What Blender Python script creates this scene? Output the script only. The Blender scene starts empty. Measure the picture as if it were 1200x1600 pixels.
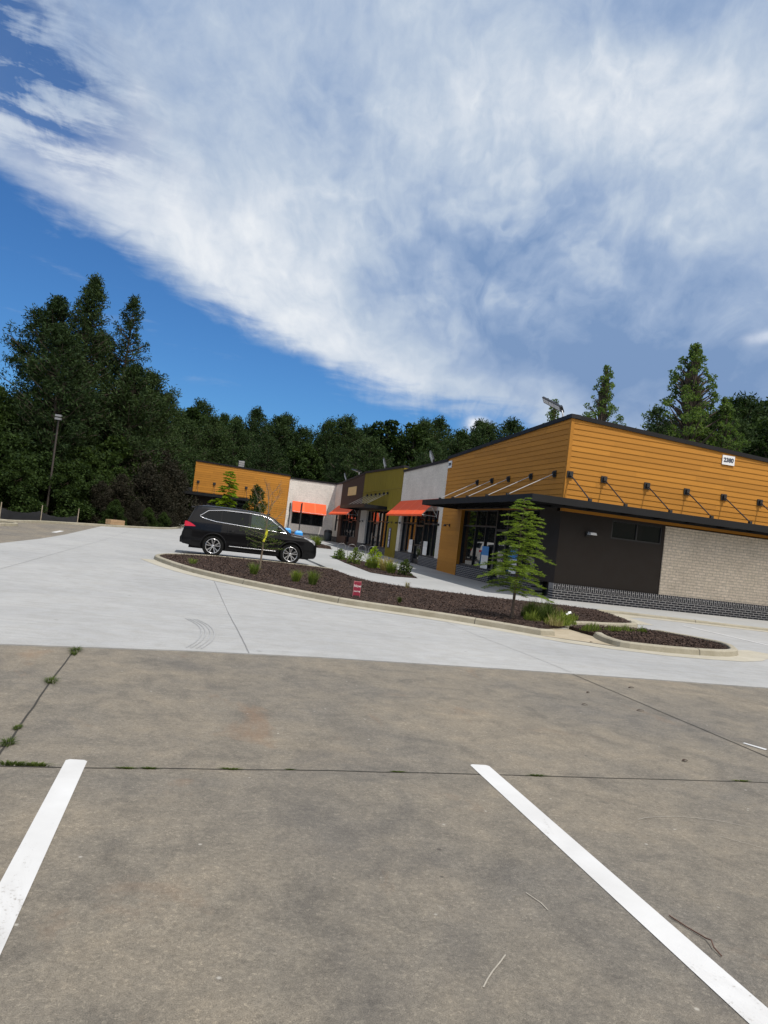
import bpy, bmesh, math, random
import numpy as np
from mathutils import Vector, Matrix, Euler

random.seed(7)
RNG = np.random.default_rng(11)
PI = math.pi
rad = math.radians
scene = bpy.context.scene
COL = scene.collection

# ------------------------------------------------------------------ helpers
def tag(o, label=None, cat=None, group=None, kind=None):
    if label: o['label'] = label
    if cat: o['category'] = cat
    if group: o['group'] = group
    if kind: o['kind'] = kind
    return o

def empty(name, loc=(0, 0, 0), rz=0.0, parent=None):
    o = bpy.data.objects.new(name, None)
    o.empty_display_size = 0.2
    COL.objects.link(o)
    o.location = loc
    o.rotation_euler = (0, 0, rz)
    if parent: o.parent = parent
    return o

class MB:
    """collects vertices and faces, then becomes ONE mesh object"""
    def __init__(self):
        self.v = []; self.f = []; self.m = []; self.s = []
    def add(self, verts, faces, mat=0, smooth=False):
        b = len(self.v)
        self.v.extend([tuple(map(float, p)) for p in verts])
        for f in faces:
            self.f.append([i + b for i in f]); self.m.append(mat); self.s.append(smooth)
        return self
    def box(self, x0, x1, y0, y1, z0, z1, mat=0):
        v = [(x0,y0,z0),(x1,y0,z0),(x1,y1,z0),(x0,y1,z0),(x0,y0,z1),(x1,y0,z1),(x1,y1,z1),(x0,y1,z1)]
        return self.add(v, [(3,2,1,0),(4,5,6,7),(0,1,5,4),(1,2,6,5),(2,3,7,6),(3,0,4,7)], mat)
    def hexa(self, v, mat=0):
        return self.add(v, [(3,2,1,0),(4,5,6,7),(0,1,5,4),(1,2,6,5),(2,3,7,6),(3,0,4,7)], mat)
    def tube(self, pts, radii, n=8, mat=0, cap=True, smooth=True):
        pts = [Vector(p) for p in pts]
        if not hasattr(radii, '__len__'): radii = [radii] * len(pts)
        rings = []
        up = Vector((0, 0, 1))
        prev = None
        for i, p in enumerate(pts):
            d = (pts[min(i+1, len(pts)-1)] - pts[max(i-1, 0)])
            if d.length < 1e-9: d = up.copy()
            d.normalize()
            if prev is None:
                a = d.cross(up) if abs(d.z) < .95 else d.cross(Vector((1, 0, 0)))
            else:
                a = prev - d * prev.dot(d)
                if a.length < 1e-6: a = d.cross(up)
            a.normalize(); prev = a
            b = d.cross(a)
            rings.append([p + a*math.cos(2*PI*k/n)*radii[i] + b*math.sin(2*PI*k/n)*radii[i] for k in range(n)])
        verts = [q for r in rings for q in r]
        faces = []
        for i in range(len(pts)-1):
            for k in range(n):
                faces.append((i*n+k, i*n+(k+1) % n, (i+1)*n+(k+1) % n, (i+1)*n+k))
        self.add(verts, faces, mat, smooth)
        if cap:
            self.add(rings[0], [tuple(range(n-1, -1, -1))], mat)
            self.add(rings[-1], [tuple(range(n))], mat)
        return self
    def lathe(self, prof, axis='y', n=32, mat=0, c=(0, 0, 0), smooth=True):
        """prof: list of (radius, offset along axis)"""
        verts = []
        for r, h in prof:
            for k in range(n):
                a = 2*PI*k/n
                u, w = r*math.cos(a), r*math.sin(a)
                p = (u, h, w) if axis == 'y' else ((u, w, h) if axis == 'z' else (h, u, w))
                verts.append((p[0]+c[0], p[1]+c[1], p[2]+c[2]))
        faces = []
        for i in range(len(prof)-1):
            for k in range(n):
                faces.append((i*n+k, i*n+(k+1) % n, (i+1)*n+(k+1) % n, (i+1)*n+k))
        return self.add(verts, faces, mat, smooth)
    def build(self, name, mats, parent=None, loc=None):
        me = bpy.data.meshes.new(name)
        me.from_pydata(self.v, [], self.f)
        if not isinstance(mats, (list, tuple)): mats = [mats]
        for m in mats: me.materials.append(m)
        if len(mats) > 1: me.polygons.foreach_set('material_index', self.m)
        me.polygons.foreach_set('use_smooth', self.s)
        me.update()
        o = bpy.data.objects.new(name, me)
        COL.objects.link(o)
        if loc is not None: o.location = loc
        if parent: o.parent = parent
        return o

def np_mesh(name, verts, faces, mat, parent=None, loc=(0, 0, 0)):
    """verts (N,3), faces (M,k) same-size polygons"""
    me = bpy.data.meshes.new(name)
    verts = np.asarray(verts, np.float32); faces = np.asarray(faces, np.int32)
    k = faces.shape[1]
    me.vertices.add(len(verts)); me.vertices.foreach_set('co', verts.ravel())
    me.loops.add(faces.size); me.loops.foreach_set('vertex_index', faces.ravel())
    me.polygons.add(len(faces))
    me.polygons.foreach_set('loop_start', np.arange(0, faces.size, k, dtype=np.int32))
    me.polygons.foreach_set('loop_total', np.full(len(faces), k, np.int32))
    me.materials.append(mat)
    me.update(calc_edges=True); me.validate()
    o = bpy.data.objects.new(name, me); COL.objects.link(o)
    o.location = loc
    if parent: o.parent = parent
    return o

def children(o):
    return [c for c in bpy.data.objects if c.parent == o]

def copy_tree(o, parent=None, swap=None):
    kids = KIDS.get(o.name)
    if kids is None:
        kids = children(o); KIDS[o.name] = kids
    c = o.copy(); COL.objects.link(c); c.parent = parent
    if swap and o.type == 'MESH':
        for i, s in enumerate(c.material_slots):
            if s.material and s.material.name in swap:
                nm = s.material.name; s.link = 'OBJECT'; s.material = swap[nm]
    for ch in kids: copy_tree(ch, c, swap)
    return c
KIDS = {}

# ------------------------------------------------------------------ materials
def srgb(r, g, b):
    f = lambda c: c/12.92 if c <= .04045 else ((c+.055)/1.055)**2.4
    return (f(r/255), f(g/255), f(b/255), 1)

class NT:
    def __init__(self, tree): self.t = tree; self.n = tree.nodes; self.l = tree.links
    def node(self, typ, **kw):
        nd = self.n.new(typ)
        for k, v in kw.items():
            if k.startswith('i_'):
                key = k[2:]
                key = int(key) if key.isdigit() else key.replace('_', ' ')
                if isinstance(v, bpy.types.NodeSocket): self.l.new(v, nd.inputs[key])
                else: nd.inputs[key].default_value = v
            else: setattr(nd, k, v)
        return nd
    def math(self, op, a, b=None, c=None, clamp=False):
        nd = self.n.new('ShaderNodeMath'); nd.operation = op; nd.use_clamp = clamp
        for i, v in enumerate((a, b, c)):
            if v is None: continue
            if isinstance(v, bpy.types.NodeSocket): self.l.new(v, nd.inputs[i])
            else: nd.inputs[i].default_value = v
        return nd.outputs[0]
    def ramp(self, fac, stops, interp='LINEAR'):
        nd = self.n.new('ShaderNodeValToRGB'); nd.color_ramp.interpolation = interp
        e = nd.color_ramp.elements
        while len(e) < len(stops): e.new(.5)
        for i, (p, c) in enumerate(stops):
            e[i].position = p
            e[i].color = c if hasattr(c, '__len__') else (c, c, c, 1)
        self.l.new(fac, nd.inputs[0]); return nd.outputs[0]
    def mix(self, fac, a, b, blend='MIX'):
        nd = self.n.new('ShaderNodeMix'); nd.data_type = 'RGBA'; nd.blend_type = blend
        for key, v in ((0, fac), (6, a), (7, b)):
            if isinstance(v, bpy.types.NodeSocket): self.l.new(v, nd.inputs[key])
            else: nd.inputs[key].default_value = v if (key == 0 or len(v) == 4) else (*v, 1)
        return nd.outputs[2]
    def noise(self, vec, scale, detail=4, rough=.6, dist=0.0, out=0):
        nd = self.node('ShaderNodeTexNoise', i_Scale=scale, i_Detail=detail, i_Roughness=rough, i_Distortion=dist)
        if vec is not None: self.l.new(vec, nd.inputs['Vector'])
        return nd.outputs[out]
    def mapping(self, vec, scale=(1, 1, 1), rot=(0, 0, 0), loc=(0, 0, 0)):
        nd = self.node('ShaderNodeMapping', i_Scale=scale, i_Rotation=rot, i_Location=loc)
        self.l.new(vec, nd.inputs['Vector']); return nd.outputs[0]

def new_mat(name):
    m = bpy.data.materials.new(name); m.use_nodes = True
    t = NT(m.node_tree)
    b = m.node_tree.nodes['Principled BSDF']
    return m, t, b

def simple(name, col, rough=.6, metal=0.0, spec=.5, noise=.0, nscale=6, bump=0.0, bscale=40, coat=0.0):
    m, t, b = new_mat(name)
    if len(col) == 3: col = (*col, 1)
    b.inputs['Base Color'].default_value = col
    b.inputs['Roughness'].default_value = rough
    b.inputs['Metallic'].default_value = metal
    b.inputs['Specular IOR Level'].default_value = spec
    if coat:
        b.inputs['Coat Weight'].default_value = coat; b.inputs['Coat Roughness'].default_value = .03
    tc = t.node('ShaderNodeTexCoord').outputs['Object']
    if noise:
        f = t.noise(tc, nscale, 5, .65)
        k = t.ramp(f, [(.25, 1-noise), (.75, 1+noise)])
        c = t.mix(1.0, col, k, 'MULTIPLY')
        t.l.new(c, b.inputs['Base Color'])
        r = t.math('ADD', t.math('MULTIPLY', f, .25), rough-.12)
        t.l.new(r, b.inputs['Roughness'])
    if bump:
        bn = t.node('ShaderNodeBump', i_Strength=bump, i_Distance=.01)
        t.l.new(t.noise(tc, bscale, 4), bn.inputs['Height'])
        t.l.new(bn.outputs[0], b.inputs['Normal'])
    return m

def mat_old_concrete():
    m, t, b = new_mat('old_concrete')
    P = t.node('ShaderNodeNewGeometry').outputs['Position']
    big = t.noise(P, .55, 5, .62, .4)
    mid = t.noise(P, 2.6, 6, .68, .6)
    fine = t.noise(P, 38, 6, .8)
    spot = t.node('ShaderNodeTexVoronoi', i_Scale=95.0); t.l.new(P, spot.inputs['Vector'])
    grit = t.noise(P, 210, 3, .7)
    c = t.ramp(big, [(.3, (.132, .122, .107, 1)), (.5, (.160, .143, .117, 1)), (.68, (.194, .168, .130, 1))])
    c = t.mix(.75, c, t.ramp(mid, [(.28, (.62, .63, .66, 1)), (.5, (1, 1, 1, 1)), (.72, (1.26, 1.22, 1.16, 1))]), 'MULTIPLY')
    c = t.mix(.8, c, t.ramp(fine, [(.3, (.68, .68, .68, 1)), (.5, (1, 1, 1, 1)), (.7, (1.28, 1.27, 1.25, 1))]), 'MULTIPLY')
    c = t.mix(1, c, t.ramp(grit, [(.3, (.62, .62, .62, 1)), (.5, (1, 1, 1, 1)), (.7, (1.42, 1.40, 1.37, 1))]), 'MULTIPLY')
    sv_ = t.node('ShaderNodeSeparateXYZ'); t.l.new(spot.outputs['Color'], sv_.inputs[0])
    c = t.mix(.4, c, t.ramp(sv_.outputs[0], [(.0, (.68, .68, .68, 1)), (.5, (1, 1, 1, 1)), (.86, (1.05, 1.05, 1.05, 1)), (1, (1.7, 1.68, 1.62, 1))]), 'MULTIPLY')
    m8 = t.noise(P, 9, 5, .7, .3)
    c = t.mix(.7, c, t.ramp(m8, [(.3, (.78, .78, .79, 1)), (.7, (1.2, 1.19, 1.17, 1))]), 'MULTIPLY')
    # dark oil / tyre stains stretched along the driving direction
    st = t.noise(t.mapping(P, (.9, .42, 1), (0, 0, .35), (3.1, 7, 0)), .9, 6, .6, .9)
    c = t.mix(t.ramp(st, [(.55, 0), (.74, .5)]), c, (.068, .065, .065, 1))
    # rusty / clay stains
    ru = t.noise(t.mapping(P, (1, .7, 1), (0, 0, .2), (11, 2, 0)), 1.1, 6, .65, .6)
    c = t.mix(t.ramp(ru, [(.6, 0), (.76, .5)]), c, (.19, .108, .06, 1))
    # pale scratches
    sc = t.noise(t.mapping(P, (6, .8, 1), (0, 0, .5)), 2.0, 5, .7, 1.2)
    c = t.mix(t.ramp(sc, [(.69, 0), (.78, .5)]), c, (.4, .37, .32, 1))
    ch = t.node('ShaderNodeTexVoronoi', i_Scale=4.5, i_Randomness=1.0); t.l.new(P, ch.inputs['Vector'])
    c = t.mix(t.ramp(ch.outputs['Distance'], [(.025, .75), (.05, 0)]), c, (.36, .34, .30, 1))
    ch2 = t.node('ShaderNodeTexVoronoi', i_Scale=2.6, i_Randomness=1.0); t.l.new(t.mapping(P, (1, 1, 1), (0, 0, .7), (4, 9, 0)), ch2.inputs['Vector'])
    c = t.mix(t.ramp(ch2.outputs['Distance'], [(.018, .8), (.04, 0)]), c, (.05, .045, .04, 1))
    t.l.new(c, b.inputs['Base Color'])
    b.inputs['Roughness'].default_value = .9
    b.inputs['Specular IOR Level'].default_value = .25
    h = t.math('ADD', t.math('MULTIPLY', fine, .5), grit)
    bn = t.node('ShaderNodeBump', i_Strength=.55, i_Distance=.006); t.l.new(h, bn.inputs['Height'])
    t.l.new(bn.outputs[0], b.inputs['Normal'])
    return m

def mat_new_concrete(name, c0, c1, streak=.5, tan=.25):
    m, t, b = new_mat(name)
    P = t.node('ShaderNodeNewGeometry').outputs['Position']
    big = t.noise(P, .35, 5, .6, .5)
    c = t.ramp(big, [(.3, (*c0, 1)), (.7, (*c1, 1))])
    br = t.noise(t.mapping(P, (.35, 7, 1), (0, 0, .06)), 1.4, 5, .65, .3)
    c = t.mix(streak, c, t.ramp(br, [(.3, (.86, .87, .88, 1)), (.7, (1.1, 1.09, 1.08, 1))]), 'MULTIPLY')
    mid = t.noise(P, 3.2, 6, .7, .4)
    c = t.mix(tan, c, t.ramp(mid, [(.35, (.78, .74, .66, 1)), (.6, (1.08, 1.07, 1.06, 1))]), 'MULTIPLY')
    st = t.noise(t.mapping(P, (.5, 1.1, 1), (0, 0, .5), (2, 5, 0)), .8, 6, .62, .8)
    c = t.mix(t.ramp(st, [(.6, 0), (.8, .4)]), c, (.27, .26, .25, 1))
    sp2 = t.node('ShaderNodeTexVoronoi', i_Scale=1.3, i_Randomness=1.0); t.l.new(P, sp2.inputs['Vector'])
    c = t.mix(t.ramp(sp2.outputs['Distance'], [(.02, .55), (.055, 0)]), c, (.13, .125, .12, 1))
    fine = t.noise(P, 60, 5, .75)
    c = t.mix(.7, c, t.ramp(fine, [(.3, (.84, .84, .84, 1)), (.7, (1.14, 1.14, 1.14, 1))]), 'MULTIPLY')
    t.l.new(c, b.inputs['Base Color'])
    b.inputs['Roughness'].default_value = .88
    b.inputs['Specular IOR Level'].default_value = .25
    bn = t.node('ShaderNodeBump', i_Strength=.3, i_Distance=.004); t.l.new(fine, bn.inputs['Height'])
    t.l.new(bn.outputs[0], b.inputs['Normal'])
    return m

def mat_brick(name, c1, c2, mortar, axis, bw=.203, bh=.0677, msize=.01, rot=0.0, rough=.85, bias=0.0, bump=.6):
    m, t, b = new_mat(name)
    P = t.node('ShaderNodeNewGeometry').outputs['Position']
    s = t.node('ShaderNodeSeparateXYZ'); t.l.new(P, s.inputs[0])
    cb = t.node('ShaderNodeCombineXYZ')
    t.l.new(s.outputs[0 if axis == 'x' else 1], cb.inputs[0]); t.l.new(s.outputs[2], cb.inputs[1])
    v = cb.outputs[0]
    if rot: v = t.mapping(v, (1, 1, 1), (0, 0, rot))
    br = t.node('ShaderNodeTexBrick', i_Color1=(*c1, 1), i_Color2=(*c2, 1), i_Mortar=(*mortar, 1), i_Scale=1.0,
                i_Mortar_Size=msize, i_Mortar_Smooth=.2, i_Bias=bias, i_Brick_Width=bw, i_Row_Height=bh)
    t.l.new(v, br.inputs['Vector'])
    n = t.noise(P, 14, 5, .7)
    c = t.mix(.8, br.outputs[0], t.ramp(n, [(.3, (.72, .72, .72, 1)), (.7, (1.25, 1.24, 1.22, 1))]), 'MULTIPLY')
    big = t.noise(P, .9, 4, .6)
    c = t.mix(.7, c, t.ramp(big, [(.3, (.84, .83, .82, 1)), (.7, (1.1, 1.1, 1.1, 1))]), 'MULTIPLY')
    t.l.new(c, b.inputs['Base Color'])
    b.inputs['Roughness'].default_value = rough
    h = t.math('ADD', t.math('MULTIPLY', br.outputs[1], -1.0), t.math('MULTIPLY', n, .3))
    bn = t.node('ShaderNodeBump', i_Strength=bump, i_Distance=.012); t.l.new(h, bn.inputs['Height'])
    t.l.new(bn.outputs[0], b.inputs['Normal'])
    return m

def mat_siding(name, col):
    m, t, b = new_mat(name)
    P = t.node('ShaderNodeNewGeometry').outputs['Position']
    gr = t.noise(t.mapping(P, (1.2, 1.2, 26)), 2.4, 5, .7, .6)
    rv = t.node('ShaderNodeNewGeometry').outputs['Random Per Island']
    c = t.mix(.6, (*col, 1), t.ramp(gr, [(.3, (.78, .76, .74, 1)), (.7, (1.16, 1.16, 1.16, 1))]), 'MULTIPLY')
    c = t.mix(1, c, t.ramp(rv, [(0, (.88, .875, .86, 1)), (1, (1.07, 1.07, 1.08, 1))]), 'MULTIPLY')
    t.l.new(c, b.inputs['Base Color'])
    b.inputs['Roughness'].default_value = .7
    b.inputs['Specular IOR Level'].default_value = .3
    bn = t.node('ShaderNodeBump', i_Strength=.3, i_Distance=.004); t.l.new(gr, bn.inputs['Height'])
    t.l.new(bn.outputs[0], b.inputs['Normal'])
    return m

def mat_leaf(name, dark, light, trans=.35, rough=.7, spec=.08):
    m, t, b = new_mat(name)
    g = t.node('ShaderNodeNewGeometry')
    r = g.outputs['Random Per Island']
    P = t.node('ShaderNodeTexCoord').outputs['Object']
    oi = t.node('ShaderNodeObjectInfo').outputs['Random']
    n = t.noise(P, .55, 3, .6)
    f = t.math('ADD', t.math('MULTIPLY', r, .55), t.math('MULTIPLY', n, .45))
    c = t.ramp(f, [(.2, (*dark, 1)), (.75, (*light, 1))])
    c = t.mix(1, c, t.ramp(oi, [(0, (.78, .82, .8, 1)), (1, (1.2, 1.15, 1.05, 1))]), 'MULTIPLY')
    t.l.new(c, b.inputs['Base Color'])
    b.inputs['Roughness'].default_value = rough
    b.inputs['Specular IOR Level'].default_value = spec
    tr = t.node('ShaderNodeBsdfTranslucent')
    t.l.new(t.mix(1, c, (1.5, 1.6, .7, 1), 'MULTIPLY'), tr.inputs[0])
    mx = t.node('ShaderNodeMixShader', i_0=trans)
    t.l.new(b.outputs[0], mx.inputs[1]); t.l.new(tr.outputs[0], mx.inputs[2])
    t.l.new(mx.outputs[0], m.node_tree.nodes['Material Output'].inputs[0])
    return m

def mat_glass(name, col=(.012, .014, .015), rough=.015, spec=.5):
    m, t, b = new_mat(name)
    b.inputs['Base Color'].default_value = (*col, 1)
    b.inputs['Roughness'].default_value = rough
    b.inputs['Specular IOR Level'].default_value = spec
    b.inputs['IOR'].default_value = 1.52
    return m

def mat_mulch():
    m, t, b = new_mat('mulch')
    P = t.node('ShaderNodeNewGeometry').outputs['Position']
    r = t.node('ShaderNodeNewGeometry').outputs['Random Per Island']
    n = t.noise(P, 26, 6, .8)
    n2 = t.noise(P, 1.2, 4, .6)
    c = t.ramp(n, [(.3, (.020, .014, .0115, 1)), (.55, (.063, .045, .036, 1)), (.75, (.130, .100, .082, 1))])
    c = t.mix(1, c, t.ramp(r, [(0, (.6, .55, .55, 1)), (.7, (1.1, 1.05, 1.05, 1)), (1, (2.0, 1.85, 1.75, 1))]), 'MULTIPLY')
    c = t.mix(.6, c, t.ramp(n2, [(.3, (.8, .8, .8, 1)), (.7, (1.2, 1.15, 1.1, 1))]), 'MULTIPLY')
    t.l.new(c, b.inputs['Base Color'])
    b.inputs['Roughness'].default_value = .95
    b.inputs['Specular IOR Level'].default_value = .15
    bn = t.node('ShaderNodeBump', i_Strength=1.0, i_Distance=.03); t.l.new(n, bn.inputs['Height'])
    t.l.new(bn.outputs[0], b.inputs['Normal'])
    return m

def mat_ground():
    m, t, b = new_mat('woodland_floor')
    P = t.node('ShaderNodeNewGeometry').outputs['Position']
    n = t.noise(P, .6, 6, .7); n2 = t.noise(P, 9, 5, .75)
    c = t.ramp(n, [(.35, (.035, .045, .016, 1)), (.6, (.07, .055, .03, 1))])
    c = t.mix(.8, c, t.ramp(n2, [(.3, (.6, .6, .6, 1)), (.7, (1.3, 1.3, 1.3, 1))]), 'MULTIPLY')
    t.l.new(c, b.inputs['Base Color']); b.inputs['Roughness'].default_value = .95
    bn = t.node('ShaderNodeBump', i_Strength=.8, i_Distance=.05); t.l.new(n2, bn.inputs['Height'])
    t.l.new(bn.outputs[0], b.inputs['Normal'])
    return m

def mat_board(name, col, axis='y', pitch=.3, dark=.55):
    """vertical boards with thin gaps"""
    m, t, b = new_mat(name)
    P = t.node('ShaderNodeNewGeometry').outputs['Position']
    gr = t.noise(t.mapping(P, (14, 14, .7)), 1.6, 5, .7, .5)
    c = t.mix(.75, (*col, 1), t.ramp(gr, [(.3, (.7, .69, .68, 1)), (.7, (1.28, 1.27, 1.25, 1))]), 'MULTIPLY')
    t.l.new(c, b.inputs['Base Color']); b.inputs['Roughness'].default_value = .72
    b.inputs['Specular IOR Level'].default_value = .3
    return m

M = {}
M['old_concrete'] = mat_old_concrete()
M['new_concrete'] = mat_new_concrete('new_concrete', (.278, .281, .281), (.330, .331, .327), .6, .35)
M['sidewalk'] = mat_new_concrete('sidewalk_concrete', (.28, .285, .28), (.34, .34, .335), .3, .25)
M['kerb'] = mat_new_concrete('kerb_concrete', (.25, .23, .175), (.32, .295, .235), .15, .6)
M['gutter'] = mat_new_concrete('gutter_concrete', (.33, .305, .245), (.38, .355, .295), .25, .4)
M['mulch'] = mat_mulch()
M['ground'] = mat_ground()
M['siding'] = mat_siding('orange_siding', (.43, .185, .022))
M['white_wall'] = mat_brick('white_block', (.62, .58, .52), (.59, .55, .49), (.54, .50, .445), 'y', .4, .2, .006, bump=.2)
M['white_wall_x'] = mat_brick('white_block_sunlit', (.70, .655, .60), (.67, .63, .575), (.60, .56, .51), 'x', .4, .2, .006, bump=.2)  # lighter copy of the white block, sunlit brightness put into its colour
M['tan_brick'] = mat_brick('tan_brick', (.74, .64, .52), (.66, .57, .455), (.47, .41, .33), 'x', .30, .1, .011)
M['dark_brick_x'] = mat_brick('dark_brick_x', (.022, .022, .027), (.04, .04, .047), (.46, .45, .44), 'x', .24, .08, .011)
M['dark_brick_y'] = mat_brick('dark_brick_y', (.022, .022, .027), (.04, .04, .047), (.30, .29, .28), 'y', .24, .08, .010)
M['soldier_x'] = mat_brick('dark_soldier_x', (.022, .022, .027), (.04, .04, .047), (.46, .45, .44), 'x', .24, .08, .011, rot=PI/2)
M['soldier_y'] = mat_brick('dark_soldier_y', (.022, .022, .027), (.04, .04, .047), (.24, .235, .225), 'y', .24, .08, .009, rot=PI/2)
M['brown_panel'] = simple('brown_panel', (.016, .0098, .006), .75, noise=.12, nscale=2)
M['brown_board'] = mat_board('brown_board', (.072, .042, .031))
M['green_board'] = mat_board('green_board', (.225, .172, .018))
M['trim'] = simple('dark_trim', (.011, .010, .012), .55, spec=.35, noise=.2, nscale=3)
M['canopy'] = simple('black_canopy', (.007, .0075, .009), .5, spec=.3, noise=.2, nscale=2)
M['rod'] = simple('rod_steel', (.035, .03, .03), .35, metal=.4)
M['rod_pale'] = simple('rod_pale', (.42, .40, .38), .4, metal=.3)
M['awning'] = simple('orange_awning', (.74, .075, .006), .75, noise=.07, nscale=3, bump=.1, bscale=12)
M['awning_frame'] = simple('awning_frame', (.45, .44, .43), .4, metal=.4)
M['frame'] = simple('storefront_frame', (.012, .012, .014), .4)
M['glass'] = mat_glass('shop_glass')
M['white_paint'] = simple('white_paint', (.50, .50, .495), .6, noise=.09, nscale=7, bump=.15)
M['white_metal'] = simple('white_metal', (.75, .75, .74), .4)
M['grey_metal'] = simple('grey_metal', (.28, .28, .28), .45, metal=.5)
M['black_metal'] = simple('black_metal', (.015, .015, .016), .5)
M['plywood'] = simple('plywood', (.62, .43, .19), .8, noise=.15, nscale=5)
M['ink'] = simple('dark_ink', (.03, .035, .06), .6)
M['roof'] = simple('roof_membrane', (.12, .12, .12), .9, noise=.2)
M['stucco'] = simple('rear_stucco', (.3, .27, .22), .9, noise=.1)
M['bark'] = simple('bark', (.085, .065, .05), .95, noise=.35, nscale=8, bump=.8, bscale=30)
M['bark_pale'] = simple('bark_pale', (.16, .125, .09), .95, noise=.3, nscale=10, bump=.5, bscale=40)
M['pine'] = mat_leaf('pine_needles', (.010, .022, .010), (.042, .066, .024), .18)
M['pine_far'] = mat_leaf('pine_needles_far', (.012, .026, .011), (.044, .070, .025), .18)
M['broad'] = mat_leaf('broad_leaves', (.010, .021, .007), (.040, .066, .017), .22)
M['poplar'] = mat_leaf('pale_green_leaves', (.032, .062, .020), (.12, .175, .055), .4)
M['thicket'] = mat_leaf('thicket_leaves', (.008, .010, .006), (.036, .032, .024), .12)
M['cypress'] = mat_leaf('cypress_leaves', (.058, .098, .018), (.195, .265, .045), .42)
M['bright'] = mat_leaf('bright_leaves', (.10, .17, .010), (.30, .38, .03), .45)
M['shrub'] = mat_leaf('shrub_leaves', (.05, .09, .018), (.16, .21, .045), .35)
M['grass'] = mat_leaf('grass_blades', (.06, .10, .018), (.20, .235, .06), .35)
M['weed'] = mat_leaf('weed_leaves', (.03, .048, .012), (.085, .115, .03), .25)
M['drygrass'] = mat_leaf('dry_grass', (.16, .13, .06), (.33, .27, .14), .35)

# ------------------------------------------------------------------ terrain heights
def sstep(a, b, x):
    t = min(1, max(0, (x-a)/(b-a))); return t*t*(3-2*t)
def rise(y): return .0115*max(0.0, min(y, 66)-33)
def zs(y): return rise(y)                                   # sidewalk / building datum
def zl(y): return -.06*sstep(8.6, 12.8, y) + rise(y)         # driving surface

def poly_sheet(name, poly, zfun, mat, parent=None, dz=0.0, side=0.0, ystep=2.0, wind=True):
    """flat polygon cut every ystep in y so it can follow the slope; side>0 adds vertical edges"""
    bm = bmesh.new()
    vs = [bm.verts.new((x, y, 0)) for x, y in poly]
    f = bm.faces.new(vs); f.normal_update()
    if f.normal.z < 0: f.normal_flip()
    bmesh.ops.triangulate(bm, faces=bm.faces[:])
    ys = [p[1] for p in poly]
    y = math.floor(min(ys)/ystep)*ystep
    cuts = []
    while y < max(ys):
        cuts.append(y); y += ystep
    for c in cuts + [9.0, 10, 11, 33.0]:
        if min(ys) < c < max(ys):
            bmesh.ops.bisect_plane(bm, geom=bm.verts[:]+bm.edges[:]+bm.faces[:], plane_co=(0, c, 0), plane_no=(0, 1, 0), dist=1e-5)
    for v in bm.verts: v.co.z = zfun(v.co.y) + dz
    if side:
        be = [e for e in bm.edges if e.is_boundary]
        r = bmesh.ops.extrude_edge_only(bm, edges=be)
        for v in [g for g in r['geom'] if isinstance(g, bmesh.types.BMVert)]: v.co.z -= side
    me = bpy.data.meshes.new(name); bm.to_mesh(me); bm.free()
    me.materials.append(mat)
    o = bpy.data.objects.new(name, me); COL.objects.link(o)
    if parent: o.parent = parent
    return o

def struct(o): o['kind'] = 'structure'; return o

# ground reaching the horizon
def build_ground():
    xs = sorted(set(list(np.linspace(-900, -60, 15)) + list(range(-60, 101, 4)) + list(np.linspace(100, 900, 15))))
    ys = sorted(set(list(np.linspace(-900, -40, 15)) + list(range(-40, 161, 4)) + list(np.linspace(160, 1400, 20))))
    v = []; f = []
    for y in ys:
        for x in xs:
            inside = (-9 < x < 42 and -25 < y < 60)
            z = zl(y) - .14 if inside else zl(y) + .02 - (.0 if y > 0 else .1)
            v.append((x, y, z))
    n = len(xs)
    for j in range(len(ys)-1):
        for i in range(n-1): f.append((j*n+i, j*n+i+1, (j+1)*n+i+1, (j+1)*n+i))
    return struct(MB().add(v, f).build('ground', M['ground']))
build_ground()

def build_shade_ridge():  # unseen ridge added behind the camera to darken reflections and cut ambient light
    v = []; f = []; n = 60
    for i in range(n+1):
        a = rad(75+210*i/n)
        for D, h in ((52, -.3), (58, 7+2*math.sin(i*1.3)), (66, 11+2.5*math.sin(i*.9+1)+1.2*math.sin(i*2.7)), (90, 13+2*math.sin(i*.5)), (140, -.3)):
            v.append((D*math.sin(a), D*math.cos(a)-5, h))
    for i in range(n):
        for k in range(4): f.append((i*5+k, i*5+k+1, (i+1)*5+k+1, (i+1)*5+k))
    return struct(MB().add(v, f, 0, True).build('unseen_shade_ridge', M['ground']))
build_shade_ridge()
LOT_EDGE = [(-8.6, 30), (-8.4, 38.5), (-7.7, 41.2), (-6.2, 43.8), (-4.0, 47.2), (-1.6, 52.8), (-1.0, 60)]
old = struct(poly_sheet('old_pavement', [(-40, -20), (40, -20), (40, 12), (-5, 12)] + [(-5.0, 46)] +
      [(-5.6, 44.9), (-6.2, 43.8), (-7.7, 41.2), (-8.4, 38.5), (-8.6, 36), (-8.2, 33), (-9, 30), (-40, 28)], zl, M['old_concrete']))
NEW_EDGE = [(-5.35, 7.2), (-3, 7.55), (-1.7, 7.81), (.1, 8.2), (1.55, 8.40), (4.0, 8.55), (6.0, 8.60), (9, 8.62), (40, 8.7)]
new = struct(poly_sheet('new_pavement', NEW_EDGE + [(40, 60), (-1.0, 62), (-1.0, 60), (-1.6, 52.8), (-4.0, 47.2), (-5.30, 45.2), (-5.30, 42.9), (-5.25, 28), (-5.45, 23.5), (-5.4, 12)], zl, M['new_concrete'], dz=.012, side=.03))

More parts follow.
